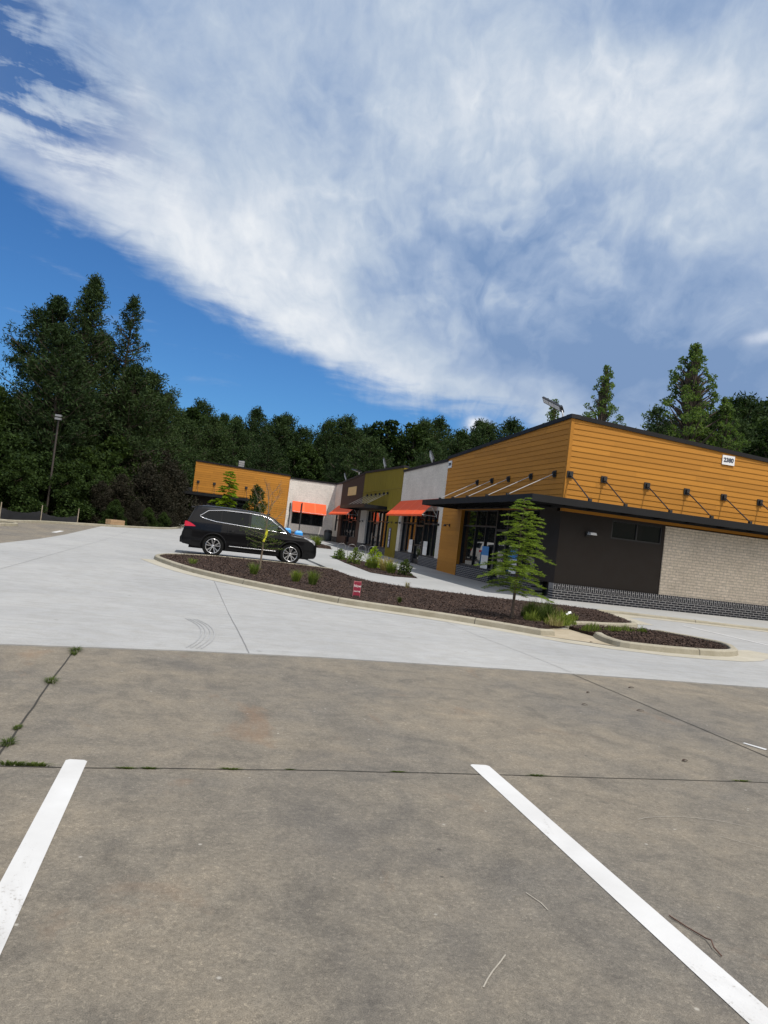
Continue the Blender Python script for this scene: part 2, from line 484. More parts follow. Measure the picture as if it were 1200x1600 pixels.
def worn_paint():
    m, t, b = new_mat('worn_white_paint')
    P = t.node('ShaderNodeNewGeometry').outputs['Position']
    a = t.noise(P, 55, 5, .75); bgn = t.noise(t.mapping(P, (1, .35, 1)), 3.5, 5, .7, .5); g = t.noise(P, 1.7, 4, .6)
    c = t.ramp(g, [(.3, (.44, .435, .425, 1)), (.7, (.54, .54, .535, 1))])
    c = t.mix(t.ramp(t.math('ADD', t.math('MULTIPLY', a, .5), t.math('MULTIPLY', bgn, .5)), [(.585, 0), (.64, .75)]), c, (.20, .18, .15, 1))
    c = t.mix(t.ramp(bgn, [(.55, 0), (.75, .3)]), c, (.28, .26, .24, 1))
    t.l.new(c, b.inputs['Base Color']); b.inputs['Roughness'].default_value = .75
    bn = t.node('ShaderNodeBump', i_Strength=.4, i_Distance=.003); t.l.new(a, bn.inputs['Height']); t.l.new(bn.outputs[0], b.inputs['Normal'])
    return m
M['worn_paint'] = worn_paint()
def strip(mb, pts, w, zf, dz):
    for (x0, y0), (x1, y1) in zip(pts[:-1], pts[1:]):
        d = Vector((x1-x0, y1-y0, 0)); L = d.length; d.normalize(); n = Vector((-d.y, d.x, 0))*w/2
        k = max(1, int(L/1.0))
        for i in range(k):
            a = (x0+(x1-x0)*i/k, y0+(y1-y0)*i/k); b = (x0+(x1-x0)*(i+1)/k, y0+(y1-y0)*(i+1)/k)
            mb.add([(a[0]-n.x, a[1]-n.y, zf(a[1])+dz), (b[0]-n.x, b[1]-n.y, zf(b[1])+dz),
                    (b[0]+n.x, b[1]+n.y, zf(b[1])+dz), (a[0]+n.x, a[1]+n.y, zf(a[1])+dz)], [(3, 2, 1, 0) if False else (0, 3, 2, 1)])
    return mb
def wob(pts, amp=.006, step=.25):
    out = []
    for (x0, y0), (x1, y1) in zip(pts[:-1], pts[1:]):
        L = math.hypot(x1-x0, y1-y0); k = max(1, int(L/step))
        for i in range(k):
            out.append((x0+(x1-x0)*i/k+random.uniform(-amp, amp), y0+(y1-y0)*i/k+random.uniform(-amp, amp)))
    out.append(pts[-1]); return out
M['joint'] = simple('joint_filler', (.028, .025, .02), .95, noise=.3, nscale=20)
M['joint_pale'] = simple('joint_saw_cut', (.17, .17, .17), .95, noise=.3, nscale=20)
jm = MB()
strip(jm, wob([(-20, 3.6), (-2, 4.32), (-.87, 4.38), (1.0, 4.51), (2.22, 4.55), (3.21, 4.58), (4.31, 4.60), (9, 4.72)]), .009, zl, .003)
strip(jm, wob([(-.91, 4.40), (-.93, 4.9), (-.98, 6.4), (-1.02, 7.93)]), .013, zl, .0034)
strip(jm, wob([(4.88, 8.6), (4.89, 7.0), (4.90, 5.32), (4.9, 4.63)]), .012, zl, .0034)
jm.build('pavement_joint', M['joint'], old)
jm = MB()
strip(jm, wob([(.55, 17.7), (.73, 8.3)], .003), .012, zl, .016)
strip(jm, wob([(4.9, 13.7), (4.88, 8.62)], .003), .007, zl, .016)
strip(jm, wob([(-5.2, 20.0), (-1.2, 22.6)], .003), .008, zl, .016)
strip(jm, wob([(-3.6, 45), (-3.6, 7.6)], .003), .008, zl, .016)
strip(jm, wob([(-5.2, 33), (5.0, 33)], .003), .008, zl, .016)
jm.build('pavement_joint', M['joint_pale'], new)

def stripe(name, x0, x1, y0, y1, parent, zf, dz, label=None, rnd=True):
    p = [(x0, y0), (x1, y0)]
    p += [(x1, y1-.02), (x1-.02, y1), (x0+.02, y1+.004), (x0, y1-.015)] if rnd else [(x1, y1), (x0, y1)]
    o = poly_sheet(name, p, zf, M['worn_paint'], parent, dz=dz)
    if label: o['label'] = label
    return o
stripe('parking_line', -.558, -.442, -6, 4.535, old, zl, .0032)
stripe('parking_line', 1.992, 2.13, -6, 4.74, old, zl, .0032)
stripe('parking_line', 13.42, 13.53, 12.6, 18.0, new, zl, .018)
stripe('parking_line', 16.1, 16.21, 12.6, 17.8, new, zl, .018)
stripe('parking_line', -5.95, -5.75, 33.9, 35.9, old, zl, .005, rnd=False)
# chipped white paint patch by the joint
cp = MB().add([(4.985, 5.66, .0052), (5.06, 5.47, .0052), (5.11, 5.50, .0052), (5.02, 5.68, .0052)], [(0, 1, 2, 3)])
cp.build('paint_patch', M['white_paint'], old)
sm = MB()
M['scratch'] = simple('pale_scratch', (.30, .275, .23), .9, noise=.2, nscale=30)
def arc(cx, cy, r, a0, a1, n=10): return [(cx+r*math.cos(a0+(a1-a0)*i/n), cy+r*math.sin(a0+(a1-a0)*i/n)) for i in range(n+1)]
for pts, w in (([(1.13, 2.35), (1.2, 2.43), (1.29, 2.53)], .005), ([(1.59, 2.99), (1.62, 2.9), (1.62, 2.84)], .0045),
               (arc(3.0, 3.2, .7, .9, 2.0), .0035), ([(3.1, 3.62), (3.4, 3.35), (3.6, 3.3)], .003)):
    strip(sm, wob(pts, .004, .05), w, zl, .0045)
sm.build('surface_scratch', M['scratch'], old)

def smooth_path(pts, sub=4):
    out = []
    n = len(pts)
    for i in range(n-1):
        p0, p1, p2, p3 = pts[max(i-1, 0)], pts[i], pts[i+1], pts[min(i+2, n-1)]
        for s in range(sub):
            t = s/sub
            out.append(tuple(.5*((2*p1[k])+(-p0[k]+p2[k])*t+(2*p0[k]-5*p1[k]+4*p2[k]-p3[k])*t*t+(-p0[k]+3*p1[k]-3*p2[k]+p3[k])*t**3) for k in (0, 1)))
    out.append(pts[-1]); return out
M['tyre_mark'] = simple('tyre_mark', (.272, .274, .274), .9, noise=.15, nscale=12)
for off in (0, .05, .11, .16):
    tm = MB(); strip(tm, smooth_path([(.05+off, 7.9+.45), (.17+off, 8.9), (.22+off, 9.6), (.16+off, 10.3), (.0+off, 10.9)], 5), .016, zl, .0165); tm.build('tyre_mark', M['tyre_mark'], new)
# sidewalk with its own low kerb face
SW = [(4.95, 26.4), (5.05, 23.8), (5.35, 22.0), (6.1, 21.3), (7.0, 20.9), (8.4, 20.4), (10.0, 20.2), (11.0, 20.05), (12.0, 20.0),
      (12.67, 20.1), (15, 19.62), (17.4, 19.1), (22, 18.3), (40, 16), (40, 23.2), (12.2, 23.2), (12.2, 66.95), (-4, 66.95), (-4, 62.5), (4.0, 62.5), (4.9, 61), (5.0, 40)]
side = struct(poly_sheet('sidewalk', SW, zs, M['sidewalk'], dz=.02, side=.22))
jm = MB()
for y in (25.5, 28, 30.5, 33, 35.5, 38, 40.5, 43, 46, 49, 52, 55, 58): strip(jm, [(5.1 if y > 26.4 else 5.3, y), (11.9, y)], .012, zs, .024)
for x in (14, 16.5, 19): strip(jm, [(x, 20.2-(x-12.6)*.2), (x, 22.85)], .012, zs, .024)
jm.build('sidewalk_joint', M['joint_pale'], side)

# kerbs ------------------------------------------------------------
def kerb(name, path, zf, w=.16, h=.13, end=(1, 1), batter=.03):
    """path = outer bottom edge; the kerb body lies to the LEFT of the travel direction"""
    P = [Vector((x, y, 0)) for x, y in path]
    mb = MB(); rings = []
    n = len(P)
    for i in range(n):
        d = (P[min(i+1, n-1)]-P[max(i-1, 0)]).normalized(); nn = Vector((-d.y, d.x, 0))
        hh = h
        if i == 0: hh = h*end[0]
        if i == n-1: hh = h*end[1]
        p = P[i]; z = zf(p.y)
        r = []
        for off, zz in ((0, -.15), (0, .0), (batter*.7, hh-.025), (batter+.015, hh-.006), (batter+.04, hh), (w-.015, hh), (w, hh-.015), (w, -.15)):
            q = p + nn*off; r.append((q.x, q.y, z+zz))
        rings.append(r)
    k = len(rings[0])
    vs = [q for r in rings for q in r]; fs = []
    for i in range(n-1):
        for j in range(k-1): fs.append((i*k+j, (i+1)*k+j, (i+1)*k+j+1, i*k+j+1))
    mb.add(vs, fs, 0, False)
    mb.add(rings[0], [tuple(range(k))]); mb.add(rings[-1], [tuple(range(k-1, -1, -1))])
    ko = struct(mb.build(name, M['kerb']))
    acc = 0.0
    for i in range(1, n-1):
        acc += (P[i]-P[i-1]).length
        if acc > 2.9:
            acc = 0.0
            d = (P[i+1]-P[i]).normalized(); c = Vector((0, 0, 0))
            jb = MB(); r0 = []; r1 = []
            nn = Vector((-d.y, d.x, 0)); z = zf(P[i].y)
            for off, zz in ((-.003, .0), (batter*.7-.003, h-.024), (batter+.013, h-.003), (batter+.04, h+.003), (w-.02, h+.003)):
                q = P[i]+nn*off; r0.append((q.x-d.x*.006, q.y-d.y*.006, z+zz)); r1.append((q.x+d.x*.006, q.y+d.y*.006, z+zz))
            jb.add(r0+r1, [(k_, k_+5, k_+6, k_+1) for k_ in range(4)]); jb.build('kerb_joint', M['joint'], ko)
    return ko
A_OUT = smooth_path([(2.6, 27.3), (.9, 27.0), (-.2, 26.2), (-.95, 25.0), (-1.15, 23.5), (-.72, 21.7), (-.12, 19.95), (.5, 18.7), (1.2, 17.6), (2.1, 16.42), (2.75, 15.62), (3.4, 15.02), (4.3, 14.5), (5.1, 14.0), (5.9, 13.33), (6.5, 12.75)])
kerb('kerb_of_long_bed', A_OUT + [(6.85, 12.85), (7.1, 13.6)], zl, end=(1, .25))
kerb('kerb_behind_bed', [(5.0, 26.6), (3.8, 27.15), (2.6, 27.3)], zl)
B_OUT = [(7.98, 13.45), (7.72, 12.7), (7.72, 12.02), (8.26, 11.80), (9.0, 11.78), (9.8, 11.9), (10.4, 12.2), (10.85, 12.7), (11.25, 13.5), (11.0, 14.3), (10.4, 15.15)]
kerb('kerb_of_short_bed', smooth_path(B_OUT, 3), zl, end=(.35, .6))
kerb('kerb_between_beds', smooth_path([(11.0, 16.55), (10.5, 15.7), (9.5, 15.15), (8.7, 14.9), (8.0, 14.45)][::-1], 3), zl, end=(.4, .3), h=.15)
kerb('kerb_of_far_verge', smooth_path([(-1.0, 62), (-1.05, 60), (-1.6, 52.8), (-4.0, 47.2), (-6.2, 43.8), (-7.7, 41.2), (-8.4, 38.6), (-9.5, 38.0), (-14, 37.6)][::-1], 3), zl)
kerb('kerb_of_left_verge', smooth_path([(-20, 33.6), (-9.2, 34.2), (-8.0, 35.0), (-7.7, 36.0), (-8.3, 36.9), (-10, 37.0), (-20, 37.0)], 3), zl)
kerb('kerb_of_sidewalk', [(11.85, 19.75), (12.67, 19.93), (15, 19.45), (17.4, 18.93), (22, 18.13), (40, 15.8)], zl, h=.092)
# gutter strip in front of the kerbs
gp = [p for p in A_OUT if p[1] < 23.5]
out = []
for i, p in enumerate(gp):
    a = Vector(gp[max(i-1, 0)]); b = Vector(gp[min(i+1, len(gp)-1)]); d = (b-a).normalized()
    out.append((p[0]+d.y*.42, p[1]-d.x*.42))
tail_in = [(7.0, 12.4), (7.65, 12.05), (8.26, 11.84), (9.0, 11.82), (9.8, 11.94), (10.4, 12.2), (11.2, 13.2), (11.7, 13.4)]
tail_out = [(12.0, 13.0), (11.3, 12.35), (10.6, 11.75), (9.9, 11.4), (9.0, 11.28), (8.2, 11.3), (7.3, 11.6), (6.6, 12.0)]
gut = struct(poly_sheet('gutter', gp + tail_in + tail_out + out[::-1], zl, M['gutter'], dz=.017))
struct(poly_sheet('gutter', [(11.25, 16.9), (11.75, 19.6), (12.7, 19.92), (15, 19.44), (22, 18.1), (22, 17.5), (15, 18.85), (12.9, 19.2), (12.3, 18.8), (12.0, 17.2)], zl, M['gutter'], dz=.017))
M['apron'] = mat_new_concrete('drain_apron_concrete', (.30, .255, .18), (.36, .31, .235), .15, .5)
struct(poly_sheet('drain_apron', [(6.5, 12.7), (7.72, 12.06), (7.75, 12.8), (8.0, 13.5), (8.05, 14.4), (7.2, 14.0), (6.95, 13.3)], zl, M['apron'], dz=.022))

# planting beds ------------------------------------------------------
def inset(pts, w):
    o = []
    for i, p in enumerate(pts):
        a = Vector(pts[max(i-1, 0)]); b = Vector(pts[min(i+1, len(pts)-1)]); d = (b-a).normalized()
        o.append((p[0]-d.y*w, p[1]+d.x*w))
    return o
def zm(y): return zl(y)
BED_A = inset(A_OUT, .12) + [(7.0, 13.7), (7.9, 14.5), (8.7, 14.95), (9.5, 15.2), (10.45, 15.75), (10.95, 16.6), (11.4, 18.2), (11.65, 19.6), (11.0, 20.0), (10, 20.15), (8.4, 20.35), (7.0, 20.85), (6.1, 21.25), (5.35, 21.95), (5.05, 23.7), (4.95, 26.3), (3.8, 27.0)]
BED_B = [(7.95, 13.3), (7.85, 12.2), (8.3, 11.95), (9.0, 11.92), (9.75, 12.05), (10.3, 12.35), (10.7, 12.8), (11.05, 13.5), (10.85, 14.2), (10.3, 15.1), (9.4, 14.95), (8.6, 14.7), (7.9, 14.25)]
BED_W = [(6.85, 38.0), (6.7, 32.0), (6.55, 27.2), (7.2, 26.2), (8.25, 26.6), (9.05, 30.5), (8.7, 35), (7.6, 37.8)]
BED_F = [(7.4, 47), (8.6, 47), (9.4, 52.5), (8.8, 56), (7.4, 54)]
BED_K = [(-.2, 57.2), (5.0, 57.2), (5.0, 60.6), (-.2, 60.6)]
def inpoly(x, y, P):
    c = False; j = len(P)-1
    for i in range(len(P)):
        if (P[i][1] > y) != (P[j][1] > y) and x < (P[j][0]-P[i][0])*(y-P[i][1])/(P[j][1]-P[i][1])+P[i][0]: c = not c
        j = i
    return c
def mulch_bed(poly, zf, dz, n, label, size=.017):
    o = poly_sheet('mulch', poly, zf, M['mulch'], dz=dz, side=.2)
    xs = [p[0] for p in poly]; ys = [p[1] for p in poly]
    V = []; F = []
    k = 0
    while k < n:
        x = random.uniform(min(xs), max(xs)); y = random.uniform(min(ys), max(ys))
        if not inpoly(x, y, poly): continue
        L = size*random.uniform(.6, 2.0); w = size*random.uniform(.3, .7)
        a = random.uniform(0, 2*PI); p = random.uniform(-.6, .6); q = random.uniform(-.5, .5)
        R = Euler((q, p, a)).to_matrix()
        z = zf(y)+dz+random.uniform(.0, .03)
        b = len(V)
        for u, v in ((-L, -w), (L, -w*.7), (L*.9, w), (-L, w*.8)):
            t = R @ Vector((u, v, 0)); V.append((x+t.x, y+t.y, z+t.z))
        F.append((b, b+1, b+2, b+3)); k += 1
    me = o.data
    # join chips into the same mesh
    bm = bmesh.new(); bm.from_mesh(me)
    vs = [bm.verts.new(p) for p in V]
    for f in F: bm.faces.new([vs[i] for i in f])
    bm.to_mesh(me); bm.free()
    tag(o, label, 'mulch', kind='stuff')
    return o
mulch_bed(BED_A, zm, .10, 36000, 'dark bark mulch filling the long kerbed bed beside the drive')
mulch_bed(BED_B, zm, .09, 9000, 'dark bark mulch filling the short rounded bed at the drain gap')
mulch_bed(BED_W, zs, .03, 4500, 'dark mulch in the narrow bed cut into the sidewalk')
mulch_bed(BED_F, zs, .03, 900, 'dark mulch in the far sidewalk bed before the white wall', .05)
mulch_bed(BED_K, zl, .08, 900, 'dark mulch in the bed behind the parked car', .05)

# ------------------------------------------------------------------ BUILDING
FX = 11.95      # front facade plane (faces -x)
SY = 22.9       # near side wall plane (faces -y)
WY = 66.9       # far wing wall plane (faces -y)
bld = empty('shop_building', (FX, SY, 0))
tag(bld, 'long single storey shop building with orange, white, olive and brown fronts', 'shop building')
BO = Vector((FX, SY, 0))
def bpart(mb, name, mats, parent=None, label=None):
    """mb is in world coordinates; keeps the part at the right place under the building root"""
    o = mb.build(name, mats)
    o.parent = parent or bld
    o.matrix_parent_inverse = Matrix.Translation(-BO)
    if label: o['label'] = label
    return o
def bpart2(mb, name, mats, part, label=None):
    o = mb.build(name, mats); o.parent = part
    if label: o['label'] = label
    return o            # parts sit at the origin of the world, so children need no offset

def clip_top(poly, a0, t0, a1, t1):
    """keep z <= line through (a0,t0),(a1,t1)"""
    def zt(a): return t0+(t1-t0)*(a-a0)/(a1-a0)
    out = []
    for i in range(len(poly)):
        p, q = poly[i], poly[(i+1) % len(poly)]
        dp, dq = zt(p[0])-p[1], zt(q[0])-q[1]
        if dp >= 0: out.append(p)
        if (dp > 0 > dq) or (dp < 0 < dq):
            s = dp/(dp-dq); out.append((p[0]+(q[0]-p[0])*s, p[1]+(q[1]-p[1])*s))
    return out
def W3(axis, plane, a, z, off):
    """axis 'y': wall faces -x, runs along y ; axis 'x': wall faces -y, runs along x"""
    return (plane-off, a, z) if axis == 'y' else (a, plane-off, z)
def siding(mb, axis, plane, a0, a1, zb, t0, t1, pitch=.19, lap=.016, z0=0.0):
    i0 = int(math.floor((zb-z0)/pitch)); i1 = int(math.ceil((max(t0, t1)-z0)/pitch))
    for i in range(i0, i1+1):
        lo, hi = max(z0+i*pitch, zb), z0+(i+1)*pitch
        if lo >= hi: continue
        cuts = [a0]; nx_ = a0+(.9+(i*1.37) % 2.6)
        while nx_ < a1-.3: cuts.append(nx_); nx_ += 3.66
        cuts.append(a1)
        for b0, b1 in zip(cuts[:-1], cuts[1:]):
            c = clip_top([(b0, lo), (b1-.003, lo), (b1-.003, hi), (b0, hi)], a0, t0, a1, t1)
            if len(c) < 3: continue
            v = [W3(axis, plane, a, z, lap*(1-(z-z0-i*pitch)/pitch)+.004) for a, z in c]
            idx = tuple(range(len(v)))
            mb.add(v, [idx if axis == 'x' else idx[::-1]])
        c = clip_top([(a0, lo), (a1, lo), (a1, hi), (a0, hi)], a0, t0, a1, t1)
        if len(c) < 3: continue
        amax = max(p[0] for p in c if abs(p[1]-lo) < 1e-6) if any(abs(p[1]-lo) < 1e-6 for p in c) else None
        if amax is not None and amax > a0:
            l = lap*(1-(lo-z0-i*pitch)/pitch)+.004
            q = [W3(axis, plane, a0, lo, 0), W3(axis, plane, amax, lo, 0), W3(axis, plane, amax, lo, l), W3(axis, plane, a0, lo, l)]
            mb.add(q, [(0, 1, 2, 3)])
def slab(mb, axis, plane, a0, a1, z0, z1, off0, off1, t=None, mat=0):
    """box on a wall; off = distance outward from the plane; t=(zl,zr) slanted top"""
    tl, tr = (z1, z1) if t is None else t
    v = [W3(axis, plane, a0, z0, off0), W3(axis, plane, a1, z0, off0), W3(axis, plane, a1, z0, off1), W3(axis, plane, a0, z0, off1),
         W3(axis, plane, a0, tl, off0), W3(axis, plane, a1, tr, off0), W3(axis, plane, a1, tr, off1), W3(axis, plane, a0, tl, off1)]
    f = [(3, 2, 1, 0), (4, 5, 6, 7), (0, 1, 5, 4), (1, 2, 6, 5), (2, 3, 7, 6), (3, 0, 4, 7)]
    mb.add(v, f, mat)
def coping(axis, plane, a0, a1, t0, t1):
    mb = MB()
    v = [W3(axis, plane, a0, t0-.01, -.3), W3(axis, plane, a1, t1-.01, -.3), W3(axis, plane, a1, t1-.01, .055), W3(axis, plane, a0, t0-.01, .055),
         W3(axis, plane, a0, t0+.13, -.3), W3(axis, plane, a1, t1+.13, -.3), W3(axis, plane, a1, t1+.13, .07), W3(axis, plane, a0, t0+.13, .07)]
    mb.hexa(v)
    return bpart(mb, 'roof_edge_trim', M['trim'])

# --- solid body behind the facades
mb = MB()
mb.box(12.62, 27.0, 23.35, 66.5, -.3, 5.1)
mb.box(.0, 26.5, 67.6, 80, -.3, 5.1)
mb.box(27.0, 44, 23.35, 40, -.3, 4.4)
bpart(mb, 'rear_wall', M['stucco'])
mb = MB(); mb.box(12.3, 27.1, 23.2, 66.55, 5.1, 5.2); mb.box(-.05, 26.55, 67.25, 80.1, 5.1, 5.2); mb.box(27.1, 44, 23.2, 40.1, 4.4, 4.5)
bpart(mb, 'roof', M['roof'])

# --- near side wall (faces the camera), x 11.95 .. 30
XR = 30.0
def side_top(x): return 6.24+(5.82-6.24)*(x-FX)/(20.0-FX)
mb = MB(); siding(mb, 'x', SY, FX+.09, XR, 3.03, side_top(FX+.09), side_top(XR), z0=.0)
slab(mb, 'x', SY, FX-.022, FX+.09, 3.03, 0, -.1, .024, t=(side_top(FX), side_top(FX+.09)))
slab(mb, 'x', SY, FX+.09, XR, 3.03, 0, -.3, .0, t=(side_top(FX+.09), side_top(XR)))
bpart(mb, 'siding_wall', M['siding'])
coping('x', SY, FX-.07, XR, side_top(FX-.07), side_top(XR))
mb = MB()
WX0, WX1, WZ0, WZ1 = 13.92, 15.93, 2.30, 2.95
for a0, a1, z0, z1 in ((FX-.01, WX0, .55, 3.03), (WX0, WX1, .55, WZ0), (WX0, WX1, WZ1, 3.03), (WX1, 16.03, .55, 3.03)):
    slab(mb, 'x', SY, a0, a1, z0, z1, -.4, -.015)
bpart(mb, 'brown_wall_panel', M['brown_panel'])
wn = MB()
for a0, a1, z0, z1 in ((WX0, WX1, WZ0, WZ0+.05), (WX0, WX1, WZ1-.05, WZ1), (WX0, WX0+.05, WZ0+.05, WZ1-.05), (WX1-.05, WX1, WZ0+.05, WZ1-.05), (14.9, 14.95, WZ0+.05, WZ1-.05)):
    slab(wn, 'x', SY, a0, a1, z0, z1, -.12, -.03)
fr = bpart(wn, 'high_window', M['frame'])
g = MB(); slab(g, 'x', SY, WX0+.05, WX1-.05, WZ0+.05, WZ1-.05, -.1, -.07); bpart2(g, 'glass', M['glass'], fr)
mb = MB(); slab(mb, 'x', SY, 16.03, XR, .55, 2.98, -.3, .02); bpart(mb, 'tan_brick_wall', M['tan_brick'])
mb = MB(); slab(mb, 'x', SY, FX-.03, XR, -.3, .36, -.3, .035); bpart(mb, 'brick_base', M['dark_brick_x'])
mb = MB(); slab(mb, 'x', SY, FX-.04, XR, .361, .549, -.3, .05); bpart(mb, 'brick_base_cap', M['soldier_x'])
mb = MB(); slab(mb, 'x', SY, 12.93, 13.08, 2.27, 2.42, .0, .06)
wl = bpart(mb, 'wall_lamp', M['black_metal'])
mb = MB(); mb.hexa([(12.96, SY-.30, 2.33), (13.2, SY-.30, 2.33), (13.2, SY-.05, 2.33), (12.96, SY-.05, 2.33), (12.98, SY-.28, 2.41), (13.18, SY-.28, 2.41), (13.18, SY-.05, 2.43), (12.98, SY-.05, 2.43)])
bpart2(mb, 'lamp_head', M['white_metal'], wl)
# number board 2380
def text_mesh(name, body, size, mat, parent, loc, rot, extrude=.002, offset=0.0, shear=0.0):
    cu = bpy.data.curves.new(name, 'FONT'); cu.body = body; cu.size = size; cu.align_x = 'CENTER'; cu.align_y = 'CENTER'
    cu.extrude = extrude; cu.offset = offset; cu.shear = shear
    tmp = bpy.data.objects.new(name, cu); COL.objects.link(tmp); bpy.context.view_layer.update()
    me = bpy.data.meshes.new_from_object(tmp.evaluated_get(bpy.context.evaluated_depsgraph_get()))
    bpy.data.objects.remove(tmp); bpy.data.curves.remove(cu)
    me.materials.clear(); me.materials.append(mat)
    o = bpy.data.objects.new(name, me); COL.objects.link(o); o.parent = parent; o.location = loc; o.rotation_euler = rot
    return o
def number_board(axis, plane, a, z, w, h, text, size):
    mb = MB(); slab(mb, axis, plane, a-w/2, a+w/2, z-h/2, z+h/2, .02, .05)
    p = bpart(mb, 'number_sign', M['white_metal'])
    text_mesh('numerals', text, size, M['ink'], p, W3(axis, plane, a, z, .054), (PI/2, 0, 0) if axis == 'x' else (PI/2, 0, -PI/2), .004, size*.035)
    return p
number_board('x', SY, 18.3, 5.65, .52, .34, '2380', .21)

# --- near front (orange) y 22.9 .. 35.5
def fr_top(y): return 6.24+(5.72-6.24)*(y-SY)/(35.5-SY)
mb = MB()
siding(mb, 'y', FX, SY+.09, 35.5, 3.20, fr_top(SY+.09), fr_top(35.5))
slab(mb, 'y', FX, SY-.022, SY+.09, 3.20, 0, -.1, .024, t=(fr_top(SY), fr_top(SY+.09)))
slab(mb, 'y', FX, SY+.09, 35.5, 3.20, 0, -.3, 0.0, t=(fr_top(SY+.09), fr_top(35.5)))
siding(mb, 'y', FX, 32.8, 35.5, -.1, 3.2, 3.2)
slab(mb, 'y', FX, 32.8, 35.5, -.1, 3.2, -.5, .0)
slab(mb, 'y', FX, 32.70, 32.80, -.1, 3.2, -.5, .024)
bpart(mb, 'siding_wall', M['siding'])
coping('y', FX, SY-.07, 35.52, fr_top(SY-.07), fr_top(35.52))
mb = MB(); slab(mb, 'y', FX, SY+.39, 24.6, .55, 3.2, -.5, -.015); bpart(mb, 'brown_wall_panel', M['brown_panel'])

def storefront(a0, a1, zb, zt, doors, mull, recess=.16, axis='y', plane=FX, base_mat='dark_brick_y', base=True, transom=2.35):
    """dark aluminium shop window with glass, a brick sill wall and doors"""
    segs = []; cur = a0
    for d0, d1 in doors:
        segs.append((cur, d0)); cur = d1
    segs.append((cur, a1))
    zf = zs((a0+a1)/2) if axis == 'y' else zs(plane)
    for s0, s1 in segs:
        if s1-s0 < .05: continue
        if base:
            mb = MB(); slab(mb, axis, plane, s0, s1, -.2, zb, -.45, .0); bpart(mb, 'brick_base', M[base_mat])
        f = MB()
        ms = [m for m in mull if s0+.1 < m < s1-.1]
        for m in [s0+.03] + ms + [s1-.03]: slab(f, axis, plane, m-.03, m+.03, zb, zt, -recess-.1, -recess+.03)
        zz = [zb, zt-.07] + ([transom] if transom else [])
        for z in zz: slab(f, axis, plane, s0+.06, s1-.06, z, z+.07, -recess-.1, -recess+.025)
        fo = bpart(f, 'shop_window', M['frame'])
        g = MB(); slab(g, axis, plane, s0+.03, s1-.03, zb+.03, zt-.03, -recess-.06, -recess-.04); bpart2(g, 'glass', M['glass'], fo)
    for d0, d1 in doors:
        f = MB()
        for m in (d0+.06, d1-.06): slab(f, axis, plane, m-.06, m+.06, zf+.02, 2.3, -recess-.1, -recess+.04)
        for z0, z1 in ((zf+.02, zf+.3), (1.05+zf, 1.12+zf), (2.2, 2.3)): slab(f, axis, plane, d0+.12, d1-.12, z0, z1, -recess-.1, -recess+.035)
        for m in (d0+.03, d1-.03): slab(f, axis, plane, m-.03, m+.03, 2.3, zt, -recess-.1, -recess+.03)
        do = bpart(f, 'entrance_door', M['frame'])
        g = MB(); slab(g, axis, plane, d0+.05, d1-.05, zf+.25, zt-.02, -recess-.06, -recess-.04); bpart2(g, 'glass', M['glass'], do)
        h = MB(); p = [W3(axis, plane, d0+.16, zf+.85, -recess+.04), W3(axis, plane, d0+.16, zf+.9, -recess+.1), W3(axis, plane, d0+.16, zf+1.25, -recess+.1), W3(axis, plane, d0+.16, zf+1.3, -recess+.04)]
        h.tube(p, .013, 6); bpart2(h, 'handle', M['grey_metal'], do)
    # header
storefront(24.6, 32.7, .55, 3.13, [(27.6, 28.75)], [25.9, 29.9, 31.1])
mb = MB(); slab(mb, 'y', FX, 24.6, 32.7, 3.10, 3.2, -.45, .02); bpart(mb, 'window_header', M['siding'])
number_board('y', FX, 35.15, 5.42, .5, .36, '2380', .19)

# wall sconces
def sconce(y, z=2.35):
    mb = MB()
    mb.box(FX-.06, FX-.0, y-.05, y+.05, z-.06, z+.06)
    mb.tube([(FX-.05, y, z), (FX-.16, y, z+.03), (FX-.26, y, z-.03)], .02, 6)
    o = bpart(mb, 'wall_lamp', M['black_metal'])
    h = MB(); h.lathe([(.02, .09), (.05, .07), (.09, 0), (.085, -.01), (.0, .0)], 'z', 12, 0, (FX-.27, y, z-.06)); bpart2(h, 'lamp_head', M['black_metal'], o)
for y in (34.2, 35.9, 43.4, 45.3, 53.9, 62.9): sconce(y)

# canopies -----------------------------------------------------------
def strut(part, wall, foot, rmat, r=.017, plate=.115, axis='y'):
    mb = MB()
    x, y, z = wall
    if axis == 'y': mb.box(x-.05, x-.02, y-plate, y+plate, z-plate, z+plate); mb.box(x-.12, x-.05, y-.05, y+.05, z-.07, z+.07); w = (x-.09, y, z-.02)
    else: mb.box(x-plate, x+plate, y-.05, y-.02, z-plate, z+plate); mb.box(x-.05, x+.05, y-.12, y-.05, z-.07, z+.07); w = (x, y-.09, z-.02)
    mb.tube([w, foot], r, 8, 1)
    fx, fy, fz = foot
    mb.box(fx-.05, fx+.05, fy-.05, fy+.05, fz-.06, fz+.04)
    bpart2(mb, 'strut', [M['black_metal'], rmat], part)
def canopy_slab(mb, x0, x1, y0, y1, z0, z1, edge=.05):
    """flat deck with a deeper rim"""
    mb.box(x0+edge, x1-edge, y0+edge, y1-edge, z1-.07, z1-.01)
    mb.box(x0, x1, y0, y0+edge, z0, z1); mb.box(x0, x1, y1-edge, y1, z0, z1)
    mb.box(x0, x0+edge, y0+edge, y1-edge, z0, z1); mb.box(x1-edge, x1, y0+edge, y1-edge, z0, z1)
CZ0, CZ1 = 3.13, 3.36
cn = MB()
canopy_slab(cn, 10.12, FX-.02, 21.45, 33.3, CZ0, CZ1)
canopy_slab(cn, FX-.018, XR, 21.45, SY-.03, CZ0, CZ1)
y = 22.6
